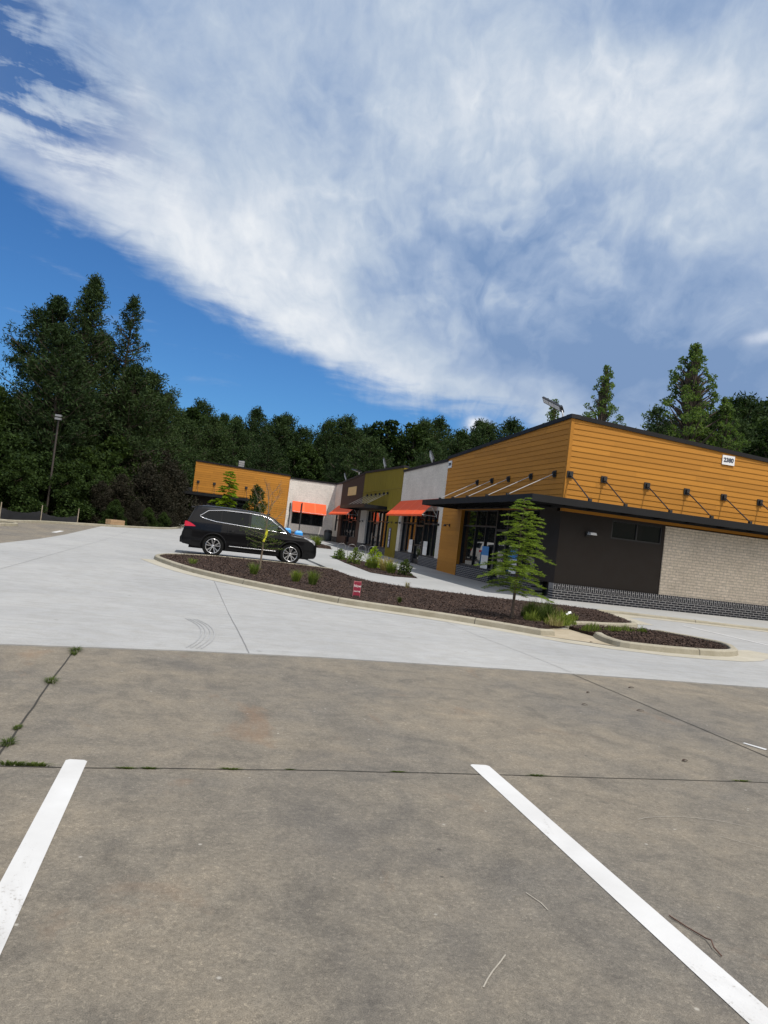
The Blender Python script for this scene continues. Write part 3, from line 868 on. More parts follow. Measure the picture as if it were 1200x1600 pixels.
while y < 33: cn.box(10.17, FX-.07, y, y+.06, CZ0+.03, CZ1-.075); y += 1.05
x = 12.9
while x < XR: cn.box(x, x+.06, 21.5, SY-.08, CZ0+.03, CZ1-.075); x += 1.3
can = bpart(cn, 'flat_canopy', M['canopy'])
for x in (12.08, 13.39, 15.09, 16.71, 18.27, 19.83, 21.4, 23.0): strut(can, (x, SY, 4.30), (x+.13, 21.58, CZ1+.05), M['rod'], r=.022, axis='x')
for y in (23.68, 25.58, 27.65, 29.38, 31.09): strut(can, (FX, y, 4.34), (10.3, y+.15, CZ1+.05), M['rod_pale'])

# awnings ---------------------------------------------------------------
def awning(a0, a1, zt, zb, out, axis='y', plane=FX, panels=4, label=None):
    mb = MB(); n = panels*4
    vs = []
    for i in range(n+1):
        a = a0+(a1-a0)*i/n
        sag = .02*math.sin(PI*(i % 4)/4)
        for k in range(7):
            s = k/6
            vs.append(W3(axis, plane, a, zt+(zb-zt)*s-sag*math.sin(PI*s), .03+(out-.03)*s))
        vs.append(W3(axis, plane, a, zb-.10, out))
    fs = []
    for i in range(n):
        for k in range(7):
            q = (i*8+k, i*8+k+1, (i+1)*8+k+1, (i+1)*8+k); fs.append(q)
    mb.add(vs, fs, 0)
    o = bpart(mb, 'awning', M['awning'], label=label)
    sol = o.modifiers.new('thick', 'SOLIDIFY'); sol.thickness = .008
    fr = MB()
    T = lambda a, s: W3(axis, plane, a, zt+(zb-zt)*s-.03, .03+(out-.03)*s-.01)
    for i in range(panels+1):
        a = a0+(a1-a0)*i/panels
        a = min(max(a, a0+.03), a1-.03)
        fr.tube([T(a, 0), T(a, 1)], .018, 6)
        fr.tube([W3(axis, plane, a, zb-.03, .02), T(a, 1)], .016, 6)
    for a in (a0+.03, a1-.03):
        fr.tube([W3(axis, plane, a, zb-.03, .02), T(a, .45)], .016, 6)
        fr.tube([W3(axis, plane, a, zt-.02, .02), W3(axis, plane, a, zb-.1, .02)], .016, 6)
    fr.tube([T(a0+.03, 1), T(a1-.03, 1)], .018, 6)
    bpart2(fr, 'awning_frame', M['awning_frame'], o)
    for i in range(1, panels):
        se = MB()
        a = a0+(a1-a0)*i/panels
        q = [W3(axis, plane, a-.02, zt, .042), W3(axis, plane, a+.02, zt, .042), W3(axis, plane, a+.02, zb, out+.012), W3(axis, plane, a-.02, zb, out+.012)]
        se.add(q, [(0, 1, 2, 3)])
        bpart2(se, 'seam', M['seam'], o)
    return o
M['seam'] = simple('awning_seam', (.86, .22, .09), .8)

# --- white unit y 35.5 .. 43.85
mb = MB()
slab(mb, 'y', FX, 35.5, 43.85, 3.1, 0, -.3, .0, t=(5.60, 5.52))
slab(mb, 'y', FX, 35.5, 36.12, .62, 3.1, -.5, .0); slab(mb, 'y', FX, 43.2, 43.85, .62, 3.1, -.5, .0)
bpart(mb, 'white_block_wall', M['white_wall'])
coping('y', FX, 35.53, 43.87, 5.60, 5.52)
for a0, a1 in ((35.5, 36.12), (43.2, 43.85)):
    mb = MB(); slab(mb, 'y', FX, a0, a1, -.2, .62, -.45, .0); bpart(mb, 'brick_base', M['dark_brick_y'])
storefront(36.12, 43.2, .62, 3.12, [(38.85, 40.4)], [37.2, 38.0, 41.3, 42.2])
awning(36.35, 43.7, 3.70, 2.80, .85, label='faded orange fabric awning over the white front with grey frame')
# --- olive unit y 43.9 .. 55.0
mb = MB()
slab(mb, 'y', FX, 43.9, 55.0, 3.3, 0, -.3, .0, t=(5.80, 6.02))
slab(mb, 'y', FX, 43.9, 46.4, .1, 3.3, -.5, .0)
for i in range(37):
    a = 43.98+i*.3
    if a > 54.9: break
    zt_ = 5.80+(6.02-5.80)*(a-43.9)/11.1
    slab(mb, 'y', FX, a, a+.045, 3.3 if a > 46.3 else .12, 0, .0, .022, t=(zt_-.02, zt_-.02))
slab(mb, 'y', FX, 43.9, 55.0, 4.52, 4.57, .0, .028)
bpart(mb, 'olive_board_wall', M['green_board'])
coping('y', FX, 43.89, 55.02, 5.80, 6.02)
mb = MB(); slab(mb, 'y', FX, 46.4, 53.1, 3.15, 3.3, -.45, .01); bpart(mb, 'window_header', M['green_board'])
storefront(46.4, 52.9, .62, 3.16, [(49.4, 50.9)], [47.4, 48.4, 51.8])
mb = MB(); slab(mb, 'y', FX, 52.9, 55.0, .72, 3.3, -.5, .0); bpart(mb, 'white_column', M['white_wall'])
mb = MB(); slab(mb, 'y', FX, 52.9, 55.0, -.2, .72, -.45, .03); bpart(mb, 'brick_base', M['dark_brick_y'])
cn = MB(); canopy_slab(cn, 10.4, FX-.02, 47.0, 55.6, 3.16, 3.38)
can = bpart(cn, 'flat_canopy', M['canopy'])
for y in (46.9+.3, 48.2, 49.4, 50.6, 51.9, 53.2): strut(can, (FX, y, 4.28), (10.6, y+.2, 3.42), M['rod_pale'], r=.009, plate=.09)
# --- brown unit y 55.0 .. 63.8
mb = MB()
slab(mb, 'y', FX, 55.02, 63.8, 3.35, 0, -.3, .01, t=(5.98, 5.62))
slab(mb, 'y', FX, 55.02, 56.2, .0, 3.35, -.5, .01); slab(mb, 'y', FX, 62.6, 63.8, .0, 3.35, -.5, .01)
for i in range(40):
    a = 55.1+i*.22
    if a > 63.7: break
    zt_ = 5.98+(5.62-5.98)*(a-55.02)/8.78
    slab(mb, 'y', FX, a, a+.03, 3.36, 0, .01, .024, t=(zt_-.02, zt_-.02))
bpart(mb, 'brown_board_wall', M['brown_board'])
coping('y', FX, 55.04, 63.82, 5.98, 5.62)
for q0, q1 in ((56.2, 58.4), (59.9, 62.6)):
    mb = MB(); slab(mb, 'y', FX, q0, q1, -.1, 1.0, -.45, .0); bpart(mb, 'brown_wall_panel', M['brown_board'])
storefront(56.2, 62.6, 1.0, 3.3, [(58.4, 59.9)], [57.3, 61.0], base=False)
mb = MB(); slab(mb, 'y', FX, 57.5, 60.8, 4.42, 5.12, .02, .05); bpart(mb, 'plywood_sign_blank', M['plywood'])
awning(55.9, 64.4, 3.62, 2.82, .85, label='orange fabric awning over the brown shop front')
# --- white return y 63.8 .. 66.9
mb = MB()
for a0, a1, z0, z1 in ((63.8, 64.5, .85, 3.3), (65.4, 66.9, .85, 3.3), (64.5, 65.4, .85, 1.35), (64.5, 65.4, 2.9, 3.3)): slab(mb, 'y', FX, a0, a1, z0, z1, -.3, .0)
slab(mb, 'y', FX, 63.8, 66.9, 3.3, 5.58, -.3, 0)
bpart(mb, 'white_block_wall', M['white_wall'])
mb = MB(); slab(mb, 'y', FX, 63.8, 66.95, -.1, .85, -.3, .03); bpart(mb, 'brick_base', M['dark_brick_y'])
coping('y', FX, 63.84, 66.95, 5.58, 5.60)
f = MB()
for a0, a1, z0, z1 in ((64.5, 65.4, 1.35, 1.41), (64.5, 65.4, 2.84, 2.9), (64.5, 64.56, 1.41, 2.84), (65.34, 65.4, 1.41, 2.84)): slab(f, 'y', FX, a0, a1, z0, z1, -.15, -.03)
fo = bpart(f, 'narrow_window', M['frame']); g = MB(); slab(g, 'y', FX, 64.55, 65.35, 1.4, 2.85, -.12, -.1); bpart2(g, 'glass', M['glass'], fo)
# --- far wing: white wall x 7.63 .. 11.95 and orange wall x -.68 .. 7.63
ZW = zs(WY)
mb = MB()
for a0, a1, z0, z1 in ((7.63, 8.2, .85, 5.6), (11.1, FX, .85, 5.6), (8.2, 11.1, .85, 1.58), (8.2, 11.1, 2.85, 5.6)): slab(mb, 'x', WY, a0, a1, z0, z1, -.3, .0)
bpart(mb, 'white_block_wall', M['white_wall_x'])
mb = MB(); slab(mb, 'x', WY, 7.63, FX+.01, -.1, .85, -.3, .03); bpart(mb, 'brick_base', M['dark_brick_x'])
coping('x', WY, 7.66, FX-.06, 5.6, 5.6)
f = MB()
for a0, a1, z0, z1 in ((8.2, 11.1, 1.58, 1.65), (8.2, 11.1, 2.78, 2.85), (8.2, 8.27, 1.65, 2.78), (11.03, 11.1, 1.65, 2.78)): slab(f, 'x', WY, a0, a1, z0, z1, -.15, -.03)
fo = bpart(f, 'pickup_window', M['frame']); g = MB(); slab(g, 'x', WY, 8.25, 11.05, 1.63, 2.8, -.12, -.1); bpart2(g, 'glass', M['glass'], fo)
awning(8.1, 11.2, 3.62, 2.72, .8, 'x', WY, 3, label='orange fabric awning on the sunlit white wall')
def wing_top(x): return 6.03+(5.80-6.03)*(x+.68)/8.31
mb = MB()
siding(mb, 'x', WY, -.68, 7.60, 3.36, wing_top(-.68), wing_top(7.6)); siding(mb, 'x', WY, 4.1, 7.60, .2, 3.36, 3.36)
slab(mb, 'x', WY, -.68, 7.60, 3.36, 0, -.3, .0, t=(wing_top(-.68), wing_top(7.6))); slab(mb, 'x', WY, 4.1, 7.6, .2, 3.36, -.5, .0)
slab(mb, 'x', WY, 7.60, 7.64, .2, 0, -.1, .03, t=(wing_top(7.6), wing_top(7.64)))
slab(mb, 'x', WY, -.74, -.68, 3.36, 0, -.1, .03, t=(wing_top(-.74), wing_top(-.68)))
bpart(mb, 'siding_wall', M['siding'])
coping('x', WY, -.74, 7.66, wing_top(-.74), wing_top(7.66))
mb = MB(); slab(mb, 'x', WY, -.68, 1.0, .85, 3.36, -.6, -.015); bpart(mb, 'brown_wall_panel', M['brown_panel'])
mb = MB(); slab(mb, 'x', WY, -.7, 1.0, -.1, .85, -.6, .03); bpart(mb, 'brick_base', M['dark_brick_x'])
storefront(1.0, 4.1, .85, 3.3, [(2.2, 3.2)], [1.6], axis='x', plane=WY, base_mat='dark_brick_x')
cn = MB(); canopy_slab(cn, -2.45, 4.2, 65.4, WY-.03, 3.05, 3.27)
cn.hexa([(-2.45, 66.9, 3.27), (-.75, 66.9, 3.27), (-.75, 74, 3.27), (-2.45, 74, 3.27), (-2.40, 66.95, 3.3), (-.75, 66.95, 3.75), (-.75, 74, 3.75), (-2.40, 74, 3.3)])
can = bpart(cn, 'flat_canopy', M['canopy'])
for x in (-.35, 1.05, 2.4, 3.85): strut(can, (x, WY, 4.25), (x+.05, 65.55, 3.32), M['rod'], axis='x')
mb = MB(); mb.tube([(6.1, WY-.02, 2.1), (6.1, WY-.14, 2.12)], .04, 8); mb.box(5.95, 6.25, WY-.25, WY-.1, 2.05, 2.2)
bpart(mb, 'wall_lamp', M['black_metal'])

# rooftop flood lamps
def flood2(base, p0, p1, w, nrm):
    """panel from p0 to p1, lens side facing nrm"""
    p0, p1, nrm = Vector(p0), Vector(p1), Vector(nrm)
    u = (p1-p0); L = u.length; u.normalize(); v = nrm.cross(u).normalized(); n = u.cross(v).normalized()
    mb = MB(); mb.tube([base, (base[0], base[1], p0.z-.25), p0-n*.05], .03, 6)
    o = bpart(mb, 'roof_flood_lamp', M['grey_metal'])
    h = MB()
    def tb(a0, a1, b0, b1, c0, c1, m): h.hexa([p0+u*a+v*b_+n*c for c in (c0, c1) for a, b_ in ((a0, b0), (a1, b0), (a1, b1), (a0, b1))], m)
    tb(-.12, L, -w/2, w/2, -.07, 0, 0)
    for k in range(3): tb(.04+k*L*.32, (k+1)*L*.32, -w/2+.04, w/2-.04, .001, .012, 1)
    for k in range(5): tb(.05+k*L*.19, .09+k*L*.19, -w/2+.02, w/2-.02, -.12, -.07, 0)
    bpart2(h, 'lamp_head', [M['black_metal'], M['lens']], o)
M['lens'] = simple('lamp_lens', (.8, .8, .78), .4)
flood2((12.2, 24.1, 5.6), (12.2, 24.35, 6.78), (12.2, 25.9, 7.36), .24, (-.75, -.25, -.6))
flood2((12.5, 40.0, 5.2), (12.5, 40.0, 5.98), (12.5, 40.75, 6.5), .42, (-.95, .0, -.3))
flood2((12.5, 51.1, 5.2), (12.5, 51.1, 6.25), (12.5, 52.0, 6.9), .45, (-.95, .0, -.3))
flood2((12.5, 60.0, 5.2), (12.5, 60.2, 6.5), (12.5, 62.4, 6.75), .5, (-.3, 0, -1))
flood2((12.5, 65.4, 5.2), (12.5, 65.4, 5.95), (12.5, 66.6, 6.6), .35, (-.95, .0, -.3))
flood2((3.2, 67.6, 5.2), (3.2, 67.5, 6.08), (3.2, 67.3, 6.62), .58, (0, -1, -.2))

# ------------------------------------------------------------------ small things at the building
def poster(axis, plane, a, z, w, h, label, top, group=None):
    mb = MB(); slab(mb, axis, plane, a-w/2, a+w/2, z-h/2, z+h*.1, -.115, -.105, mat=0); slab(mb, axis, plane, a-w/2, a+w/2, z+h*.1, z+h/2, -.115, -.105, mat=1)
    o = mb.build('poster', [M['white_metal'], top]); tag(o, label, 'poster', group)
    return o
M['blue'] = simple('poster_blue', (.03, .22, .55), .5)
M['paper'] = simple('paper', (.62, .62, .6), .7)
poster('y', FX, 29.6, 1.05, .75, .95, 'blue topped white poster on the glass left of the corner shop door', M['blue'])
poster('y', FX, 26.6, 1.05, .75, .95, 'blue topped white poster on the glass behind the small green tree', M['blue'])
poster('y', FX, 41.0, 1.05, .7, .75, 'white paper notice on the glass left of the white shop door', M['paper'])
poster('y', FX, 38.2, 1.05, .7, .75, 'white paper notice on the glass right of the white shop door', M['paper'])
# banner on olive pillar
mb = MB(); slab(mb, 'y', FX, 45.2, 45.75, .75, 2.0, .03, .05)
bn = mb.build('vertical_banner', simple('banner_slate', (.06, .06, .13), .6)); tag(bn, 'slate blue vertical banner with white spots on the olive pillar', 'banner')
mb = MB()
for z, r in ((1.88, .07), (1.68, .10), (1.56, .09), (1.34, .11)): mb.lathe([(.0, 0), (r, 0)], 'x', 14, 0, (FX-.056, 45.48, z))
mb.box(FX-.058, FX-.052, 45.4, 45.56, .8, 1.18)
mb.build('white_mark', M['white_metal'], bn)
# accessible-parking posts with blue sleeves
def sign_post(x, y, label):
    r = empty('sign_post', (x, y, zs(y)+.02)); tag(r, label, 'sign post', 'blue based sign posts before the white wall')
    mb = MB(); mb.box(-.21, .21, -.21, .21, 0, .95); mb.hexa([(-.21,-.21,.95),(.21,-.21,.95),(.21,.21,.95),(-.21,.21,.95),(-.12,-.12,1.06),(.12,-.12,1.06),(.12,.12,1.06),(-.12,.12,1.06)])
    mb.build('base', M['sleeve'], r)
    mb = MB(); mb.box(-.03, .03, -.03, .03, .88, 2.66); mb.build('pole', M['black_metal'], r)
    mb = MB(); mb.box(-.045, -.032, -.15, .15, 2.1, 2.6); mb.build('sign_panel', M['black_metal'], r)
M['sleeve'] = simple('blue_sleeve', (.02, .26, .66), .5, noise=.08)
sign_post(5.5, 46.2, 'blue sleeved sign post nearer the orange wall, left of the pair')
sign_post(5.6, 41.6, 'blue sleeved sign post further from the orange wall, right of the pair')
# litter bin
b_ = empty('litter_bin', (11.3, 64.6, zs(64.6)+.02)); tag(b_, 'dark grey litter bin in the corner below the white wall', 'litter bin')
mb = MB(); mb.lathe([(0, 0), (.3, 0), (.34, .1), (.36, .75), (.33, .78)], 'z', 20); mb.build('bin_body', simple('bin_grey', (.04, .05, .055), .6), b_)
mb = MB(); mb.lathe([(.37, .76), (.37, .86), (.28, .98), (0, 1.02)], 'z', 20); mb.build('bin_lid', M['black_metal'], b_)
# bicycle rack
rk = empty('bike_rack', (7.15, 37.5, zs(37))); tag(rk, 'thin grey metal bicycle rack on the sidewalk by the shrubs', 'bike rack')
for i in range(4):
    mb = MB(); x = i*.55
    mb.tube([(x, 0, 0), (x, 0, .66), (x+.08, .0, .76), (x+.2, 0, .78), (x+.32, 0, .76), (x+.4, 0, .66), (x+.4, 0, 0)], .011, 6)
    mb.build('hoop', M['grey_metal'], rk)
# red yard sign
ys = empty('yard_sign', (3.62, 16.12, .04), rad(10)); tag(ys, 'small maroon yard sign with white lettering in the mulch by the kerb', 'yard sign')
mb = MB(); mb.box(-.08, .08, -.006, .006, .04, .34); mb.build('sign_board', simple('maroon', (.22, .012, .035), .5), ys)
mb = MB(); mb.box(-.088, -.08, -.008, .008, -.1, .36); mb.box(.08, .088, -.008, .008, -.1, .36); mb.box(-.08, .08, -.008, .008, .34, .355); mb.build('sign_frame', simple('maroon_frame', (.42, .12, .14), .5), ys)
for txt, z, s in (('Now', .25, .085), ('Leasing', .135, .052)):
    text_mesh('lettering', txt, s, M['white_metal'], ys, (0, -.008, z), (PI/2, 0, 0), .001, 0, .15)

# ------------------------------------------------------------------ CAR
def half_w(x, z, top):
    xs = [0, .03, .12, .35, .8, 1.4, 3.6, 4.1, 4.45, 4.7, 4.85, 4.93, 4.97]
    ws = [.78, .86, .91, .955, .985, 1.0, 1.0, .99, .965, .915, .85, .79, .73]
    w = float(np.interp(x, xs, ws))
    f = float(np.interp(z, [.2, .32, .5, .62, .78, .90, .95, 1.05, 1.2, 1.72, 1.82], [.915, .95, .978, .974, .985, 1.0, .99, .983, .958, .745, .70]))
    d = top - z
    if d < .10: f *= 1-.055*(1-d/.10)**2
    return w*f
TOPX = [0.0, .02, .06, .10, .16, .24, .34, .40, .46, .60, .9, 1.3, 1.9, 2.4, 2.8, 3.05, 3.25, 3.55, 3.80, 3.92, 4.05, 4.3, 4.5, 4.66, 4.78, 4.86, 4.92, 4.955, 4.97]
TOPZ = [.62, .78, .92, 1.04, 1.18, 1.38, 1.61, 1.71, 1.755, 1.785, 1.805, 1.81, 1.80, 1.785, 1.755, 1.705, 1.625, 1.415, 1.215, 1.135, 1.105, 1.09, 1.065, 1.035, 1.0, .945, .85, .74, .64]
RWX, FWX, WR = 1.15, 3.97, .385
def car_top(x): return float(np.interp(x, TOPX, TOPZ))
def car_bot(x):
    b = float(np.interp(x, [0, .06, .5, 1.2, 3.9, 4.6, 4.9, 4.97], [.50, .38, .31, .29, .29, .27, .30, .42]))
    for c in (RWX, FWX):
        d = abs(x-c)
        if d < .455: b = max(b, WR+math.sqrt(max(0, .455**2-d*d))-.01)
    return b
def make_car(label):
    car = empty('parked_car'); tag(car, label, 'car')
    cols = set(np.linspace(0, 4.97, 84).round(4)) | set(TOPX)
    for c in (RWX, FWX):
        for a in np.linspace(-1, 1, 25): cols.add(round(c+.455*math.sin(a*PI/2), 4))
    cols = sorted(cols); NR = 26
    mb = MB()
    V = []
    for x in cols:
        t, b = car_top(x), car_bot(x)
        if t < b+.03: b = t-.03
        L = []
        for j in range(NR+1):
            z = b+(t-b)*(j/NR)
            L.append((x, -half_w(x, z, t), z))
        V.append(L)
    n = len(cols); k = NR+1
    ve = [p for L in V for p in L]
    fs = [(i*k+j, (i+1)*k+j, (i+1)*k+j+1, i*k+j+1) for i in range(n-1) for j in range(NR)]
    mb.add(ve, fs, 0, True)
    mb.add([(x, -y, z) for x, y, z in ve], [f[::-1] for f in fs], 0, True)
    # top sheet
    NC = 12; tv = []
    for x, L in zip(cols, V):
        ye = -L[-1][1]; zt = L[-1][2]
        for c in range(NC+1):
            u = -1+2*c/NC
            crown = .035 if x > .4 else .02
            tv.append((x+ (0.0), u*ye, zt+crown*(1-u*u)*min(1, (4.97-x)/.4)))
    m_ = NC+1
    mb.add(tv, [(i*m_+c, (i+1)*m_+c, (i+1)*m_+c+1, i*m_+c+1) for i in range(n-1) for c in range(NC)], 0, True)
    # nose and tail caps, under floor
    for L, flip in ((V[0], False), (V[-1], True)):
        r = L + [(p[0], -p[1], p[2]) for p in L[::-1]]
        mb.add(r, [tuple(range(len(r))) if flip else tuple(range(len(r)-1, -1, -1))], 0)
    mb.box(.3, 4.7, -.70, .70, .24, 1.0)
    body = mb.build('body', M['car_paint'], car)
    def patch(mbx, poly_lo, poly_hi, x0, x1, off, nx=24, nz=8, both=True):
        for sgn in ((-1, 1) if both else (-1,)):
            vv = []
            for i in range(nx+1):
                x = x0+(x1-x0)*i/nx
                lo, hi = poly_lo(x), max(poly_lo(x)+.002, poly_hi(x))
                for j in range(nz+1):
                    z = lo+(hi-lo)*j/nz
                    vv.append((x, sgn*(half_w(x, z, car_top(x))+off), z))
            ff = [(i*(nz+1)+j, (i+1)*(nz+1)+j, (i+1)*(nz+1)+j+1, i*(nz+1)+j+1) for i in range(nx) for j in range(nz)]
            if sgn > 0: ff = [f[::-1] for f in ff]
            mbx.add(vv, ff, 0, True)
    dlo_lo = lambda x: float(np.interp(x, [.60, .75, 1.15, 2.4, 3.72], [1.41, 1.355, 1.285, 1.215, 1.145]))
    dlo_hi = lambda x: float(np.interp(x, [.60, .86, 1.4, 2.3, 2.85, 3.15, 3.72], [1.42, 1.63, 1.695, 1.70, 1.655, 1.54, 1.155]))
    for x0, x1, mt, lb in ((.62, 1.33, 'car_glass', None), (1.36, 2.33, 'car_glass', None), (2.42, 3.70, 'car_glass_clear', None)):
        for s in (-1, 1):
            q = MB()
            vv = []; nx, nz = 20, 6
            for i in range(nx+1):
                x = x0+(x1-x0)*i/nx; lo, hi = dlo_lo(x), max(dlo_lo(x)+.002, dlo_hi(x))
                for j in range(nz+1):
                    z = lo+(hi-lo)*j/nz; vv.append((x, s*(half_w(x, z, car_top(x))+.006), z))
            ff = [(i*(nz+1)+j, (i+1)*(nz+1)+j, (i+1)*(nz+1)+j+1, i*(nz+1)+j+1) for i in range(nx) for j in range(nz)]
            if s > 0: ff = [f[::-1] for f in ff]
            q.add(vv, ff, 0, True); q.build('side_window', M[mt], car)
    # windscreen and rear window on the top sheet
    def top_patch(name, xa, xb, wfrac, mt, lift):
        q = MB(); vv = []; nx = 14
        for i in range(nx+1):
            x = xa+(xb-xa)*i/nx; zt = car_top(x); ye = half_w(x, zt, zt)*wfrac
            for c in range(NC+1):
                u = -1+2*c/NC
                vv.append((x+lift[0], u*ye, zt+.035*(1-u*u)+lift[1]))
        q.add(vv, [(i*m_+c, (i+1)*m_+c, (i+1)*m_+c+1, i*m_+c+1) for i in range(nx) for c in range(NC)], 0, True)
        return q.build(name, M[mt], car)
    top_patch('windscreen', 3.13, 3.88, .93, 'car_glass', (.004, .006))
    top_patch('rear_window', .20, .37, .9, 'car_glass', (-.008, .004))
    # chrome line round the side glass
    for s in (-1, 1):
        q = MB(); pts = []
        for x in np.linspace(3.72, .60, 40): pts.append((x, s*(half_w(x, dlo_lo(x), 3)+.012), dlo_lo(x)-.012))
        up = []
        for x in np.linspace(.58, 3.72, 60): up.append((x, s*(half_w(x, dlo_hi(x), 3)+.012), dlo_hi(x)+.014))
        q.tube(pts+up, .016, 6); q.build('chrome_trim', M['chrome'], car)
        q = MB(); pts = [(x, s*(half_w(x, .44, 3)+.008), .44) for x in np.linspace(1.72, 3.42, 16)]
        q.tube(pts, .012, 6); q.build('sill_trim', M['chrome'], car)
        for xa in (1.62, 2.38, 3.48):       # shut lines
            q = MB(); pts = [(xa+(.10*max(0, .9-z) if xa < 2 else 0), s*(half_w(xa, z, 3)+.0015), z) for z in np.linspace(.38 if xa != 1.62 else .85, 1.19, 12)]
            q.tube(pts, .005, 4); q.build('shut_line', M['black_metal'], car)
        for xa in (1.78, 2.62):
            q = MB(); y0 = s*(half_w(xa, 1.0, 3)+.02)
            q.tube([(xa-.11, y0-s*.03, .99), (xa-.09, y0, .992), (xa+.09, y0, .995), (xa+.11, y0-s*.03, .995)], .014, 6); q.build('door_handle', M['car_paint'], car)
        q = MB(); x0 = 3.44; y0 = s*.93
        q.hexa([(x0-.06, y0, 1.17), (x0+.1, y0, 1.17), (x0+.12, y0+s*.22, 1.18), (x0-.06, y0+s*.24, 1.18), (x0-.06, y0, 1.28), (x0+.05, y0, 1.28), (x0+.06, y0+s*.21, 1.33), (x0-.06, y0+s*.23, 1.34)])
        mo = q.build('wing_mirror', M['car_paint'], car); bv = mo.modifiers.new('b', 'BEVEL'); bv.width = .025; bv.segments = 2
        # tail lamp wraps the corner
        q = MB(); vv = []
        for i in range(13):
            x = .075+.40*i/12
            lo, hi = 1.0+.025*i/12, 1.0+.16*(1-(i/12)**2)+.02
            for j in range(4):
                z = lo+(hi-lo)*j/3
                vv.append((x, s*(half_w(x, z, 3)+.008), z))
        ff = [(i*4+j, (i+1)*4+j, (i+1)*4+j+1, i*4+j+1) for i in range(12) for j in range(3)]
        if s > 0: ff = [f[::-1] for f in ff]
        q.add(vv, ff, 0, True); q.build('tail_lamp', M['tail_red'], car)
        q = MB(); vv = []
        for i in range(13):
            x = 4.42+.44*i/12
            hi = car_top(x)-.015; lo = hi-.03-.10*(i/12)
            for j in range(4):
                z = lo+(hi-lo)*j/3; vv.append((x, s*(half_w(x, z, 3)+.006), z))
        ff = [(i*4+j, (i+1)*4+j, (i+1)*4+j+1, i*4+j+1) for i in range(12) for j in range(3)]
        if s > 0: ff = [f[::-1] for f in ff]
        q.add(vv, ff, 0, True); q.build('headlight', M['lamp_clear'], car)
        # dark lower cladding and arch lips
        q = MB()
        for c in (RWX, FWX):
            pts = [(c+.46*math.cos(a), s*(half_w(c+.46*math.cos(a), WR+.46*math.sin(a), 3)+.004), WR+.46*math.sin(a)) for a in np.linspace(-.25, PI+.25, 26)]
            q.tube(pts, .022, 6)
        q.build('arch_moulding', M['cladding'], car)
        # mud flap
    # bumper inserts, grille, plate, spoiler, roof fin
    q = MB(); q.box(4.93, 4.985, -.55, .55, .36, .56); q.box(4.90, 4.975, -.45, .45, .62, .84); q.build('grille', M['cladding'], car)
    q = MB(); q.hexa([(-.03, -.75, .40), (.3, -.88, .40), (.3, .88, .40), (-.03, .75, .40), (-.04, -.76, .62), (.3, -.90, .62), (.3, .90, .62), (-.04, .76, .62)])
    bo = q.build('rear_bumper', M['cladding'], car); bv = bo.modifiers.new('b', 'BEVEL'); bv.width = .03; bv.segments = 2
    q = MB(); q.hexa([(.24, -.62, 1.70), (.62, -.66, 1.77), (.62, .66, 1.77), (.24, .62, 1.70), (.22, -.61, 1.735), (.62, -.64, 1.80), (.62, .64, 1.80), (.22, .61, 1.735)])
    q.build('spoiler', M['car_paint'], car)
    q = MB(); q.hexa([(.75, -.03, 1.81), (.98, -.03, 1.81), (.98, .03, 1.81), (.75, .03, 1.81), (.76, -.008, 1.89), (.82, -.008, 1.89), (.82, .008, 1.89), (.76, .008, 1.89)]); q.build('roof_fin', M['car_paint'], car)
    # wheels
    for cx in (RWX, FWX):
        for s in (-1, 1):
            w = empty('wheel', (cx, s*.86, WR), 0 if s < 0 else PI, car)
            q = MB(); prof = [(.262, -.10), (.30, -.118), (.352, -.115), (.376, -.095), (.385, -.05), (.385, .05), (.376, .1), (.30, .118), (.262, .1)]
            q.lathe(prof, 'y', 40); q.build('tyre', M['tyre'], w)
            q = MB()
            q.lathe([(.262, -.105), (.268, -.118), (.255, -.116), (.245, -.09), (.24, .05)], 'y', 40, 0)
            q.lathe([(.0, -.03), (.245, -.03)], 'y', 30, 1, smooth=False)
            q.lathe([(.0, -.095), (.035, -.095), (.055, -.085), (.06, -.03)], 'y', 20, 0)
            for i in range(5):
                for da in (-.17, .17):
                    a = 2*PI*i/5+.3; a0 = a+da*.6; a1 = a+da*1.35
                    p0 = (.045*math.cos(a0), .045*math.sin(a0)); p1 = (.252*math.cos(a1), .252*math.sin(a1))
                    d = Vector((p1[0]-p0[0], p1[1]-p0[1])).normalized(); nrm = Vector((-d.y, d.x))
                    w0, w1 = .016, .022
                    vv = []
                    for yy in (-.035, -.098):
                        vv += [(p0[0]-nrm.x*w0, yy, p0[1]-nrm.y*w0), (p1[0]-nrm.x*w1, yy-.008, p1[1]-nrm.y*w1), (p1[0]+nrm.x*w1, yy-.008, p1[1]+nrm.y*w1), (p0[0]+nrm.x*w0, yy, p0[1]+nrm.y*w0)]
                    q.hexa(vv, 0)
            q.build('rim', [M['alloy'], M['cladding']], w)
    return car
def car_paint(name, col, metal, rough):
    m, t, b = new_mat(name)
    b.inputs['Base Color'].default_value = (*col, 1); b.inputs['Metallic'].default_value = metal
    b.inputs['Roughness'].default_value = rough; b.inputs['Coat Weight'].default_value = .22; b.inputs['Specular IOR Level'].default_value = .18; b.inputs['Coat Roughness'].default_value = .02
    P = t.node('ShaderNodeTexCoord').outputs['Object']
    n = t.noise(P, 900, 1, .5)
    t.l.new(t.ramp(n, [(.3, (col[0]*.7, col[1]*.7, col[2]*.7, 1)), (.7, (col[0]*1.3, col[1]*1.3, col[2]*1.3, 1))]), b.inputs['Base Color'])
    return m
M['car_paint'] = car_paint('black_paint', (.006, .006, .007), .2, .3)
M['car_white'] = car_paint('white_paint_car', (.75, .75, .74), 0, .35)
M['car_glass'] = mat_glass('tinted_glass', (.006, .007, .008), .01, .22)
M['car_glass_clear'] = mat_glass('clear_window', (.03, .045, .036), .01, .4)
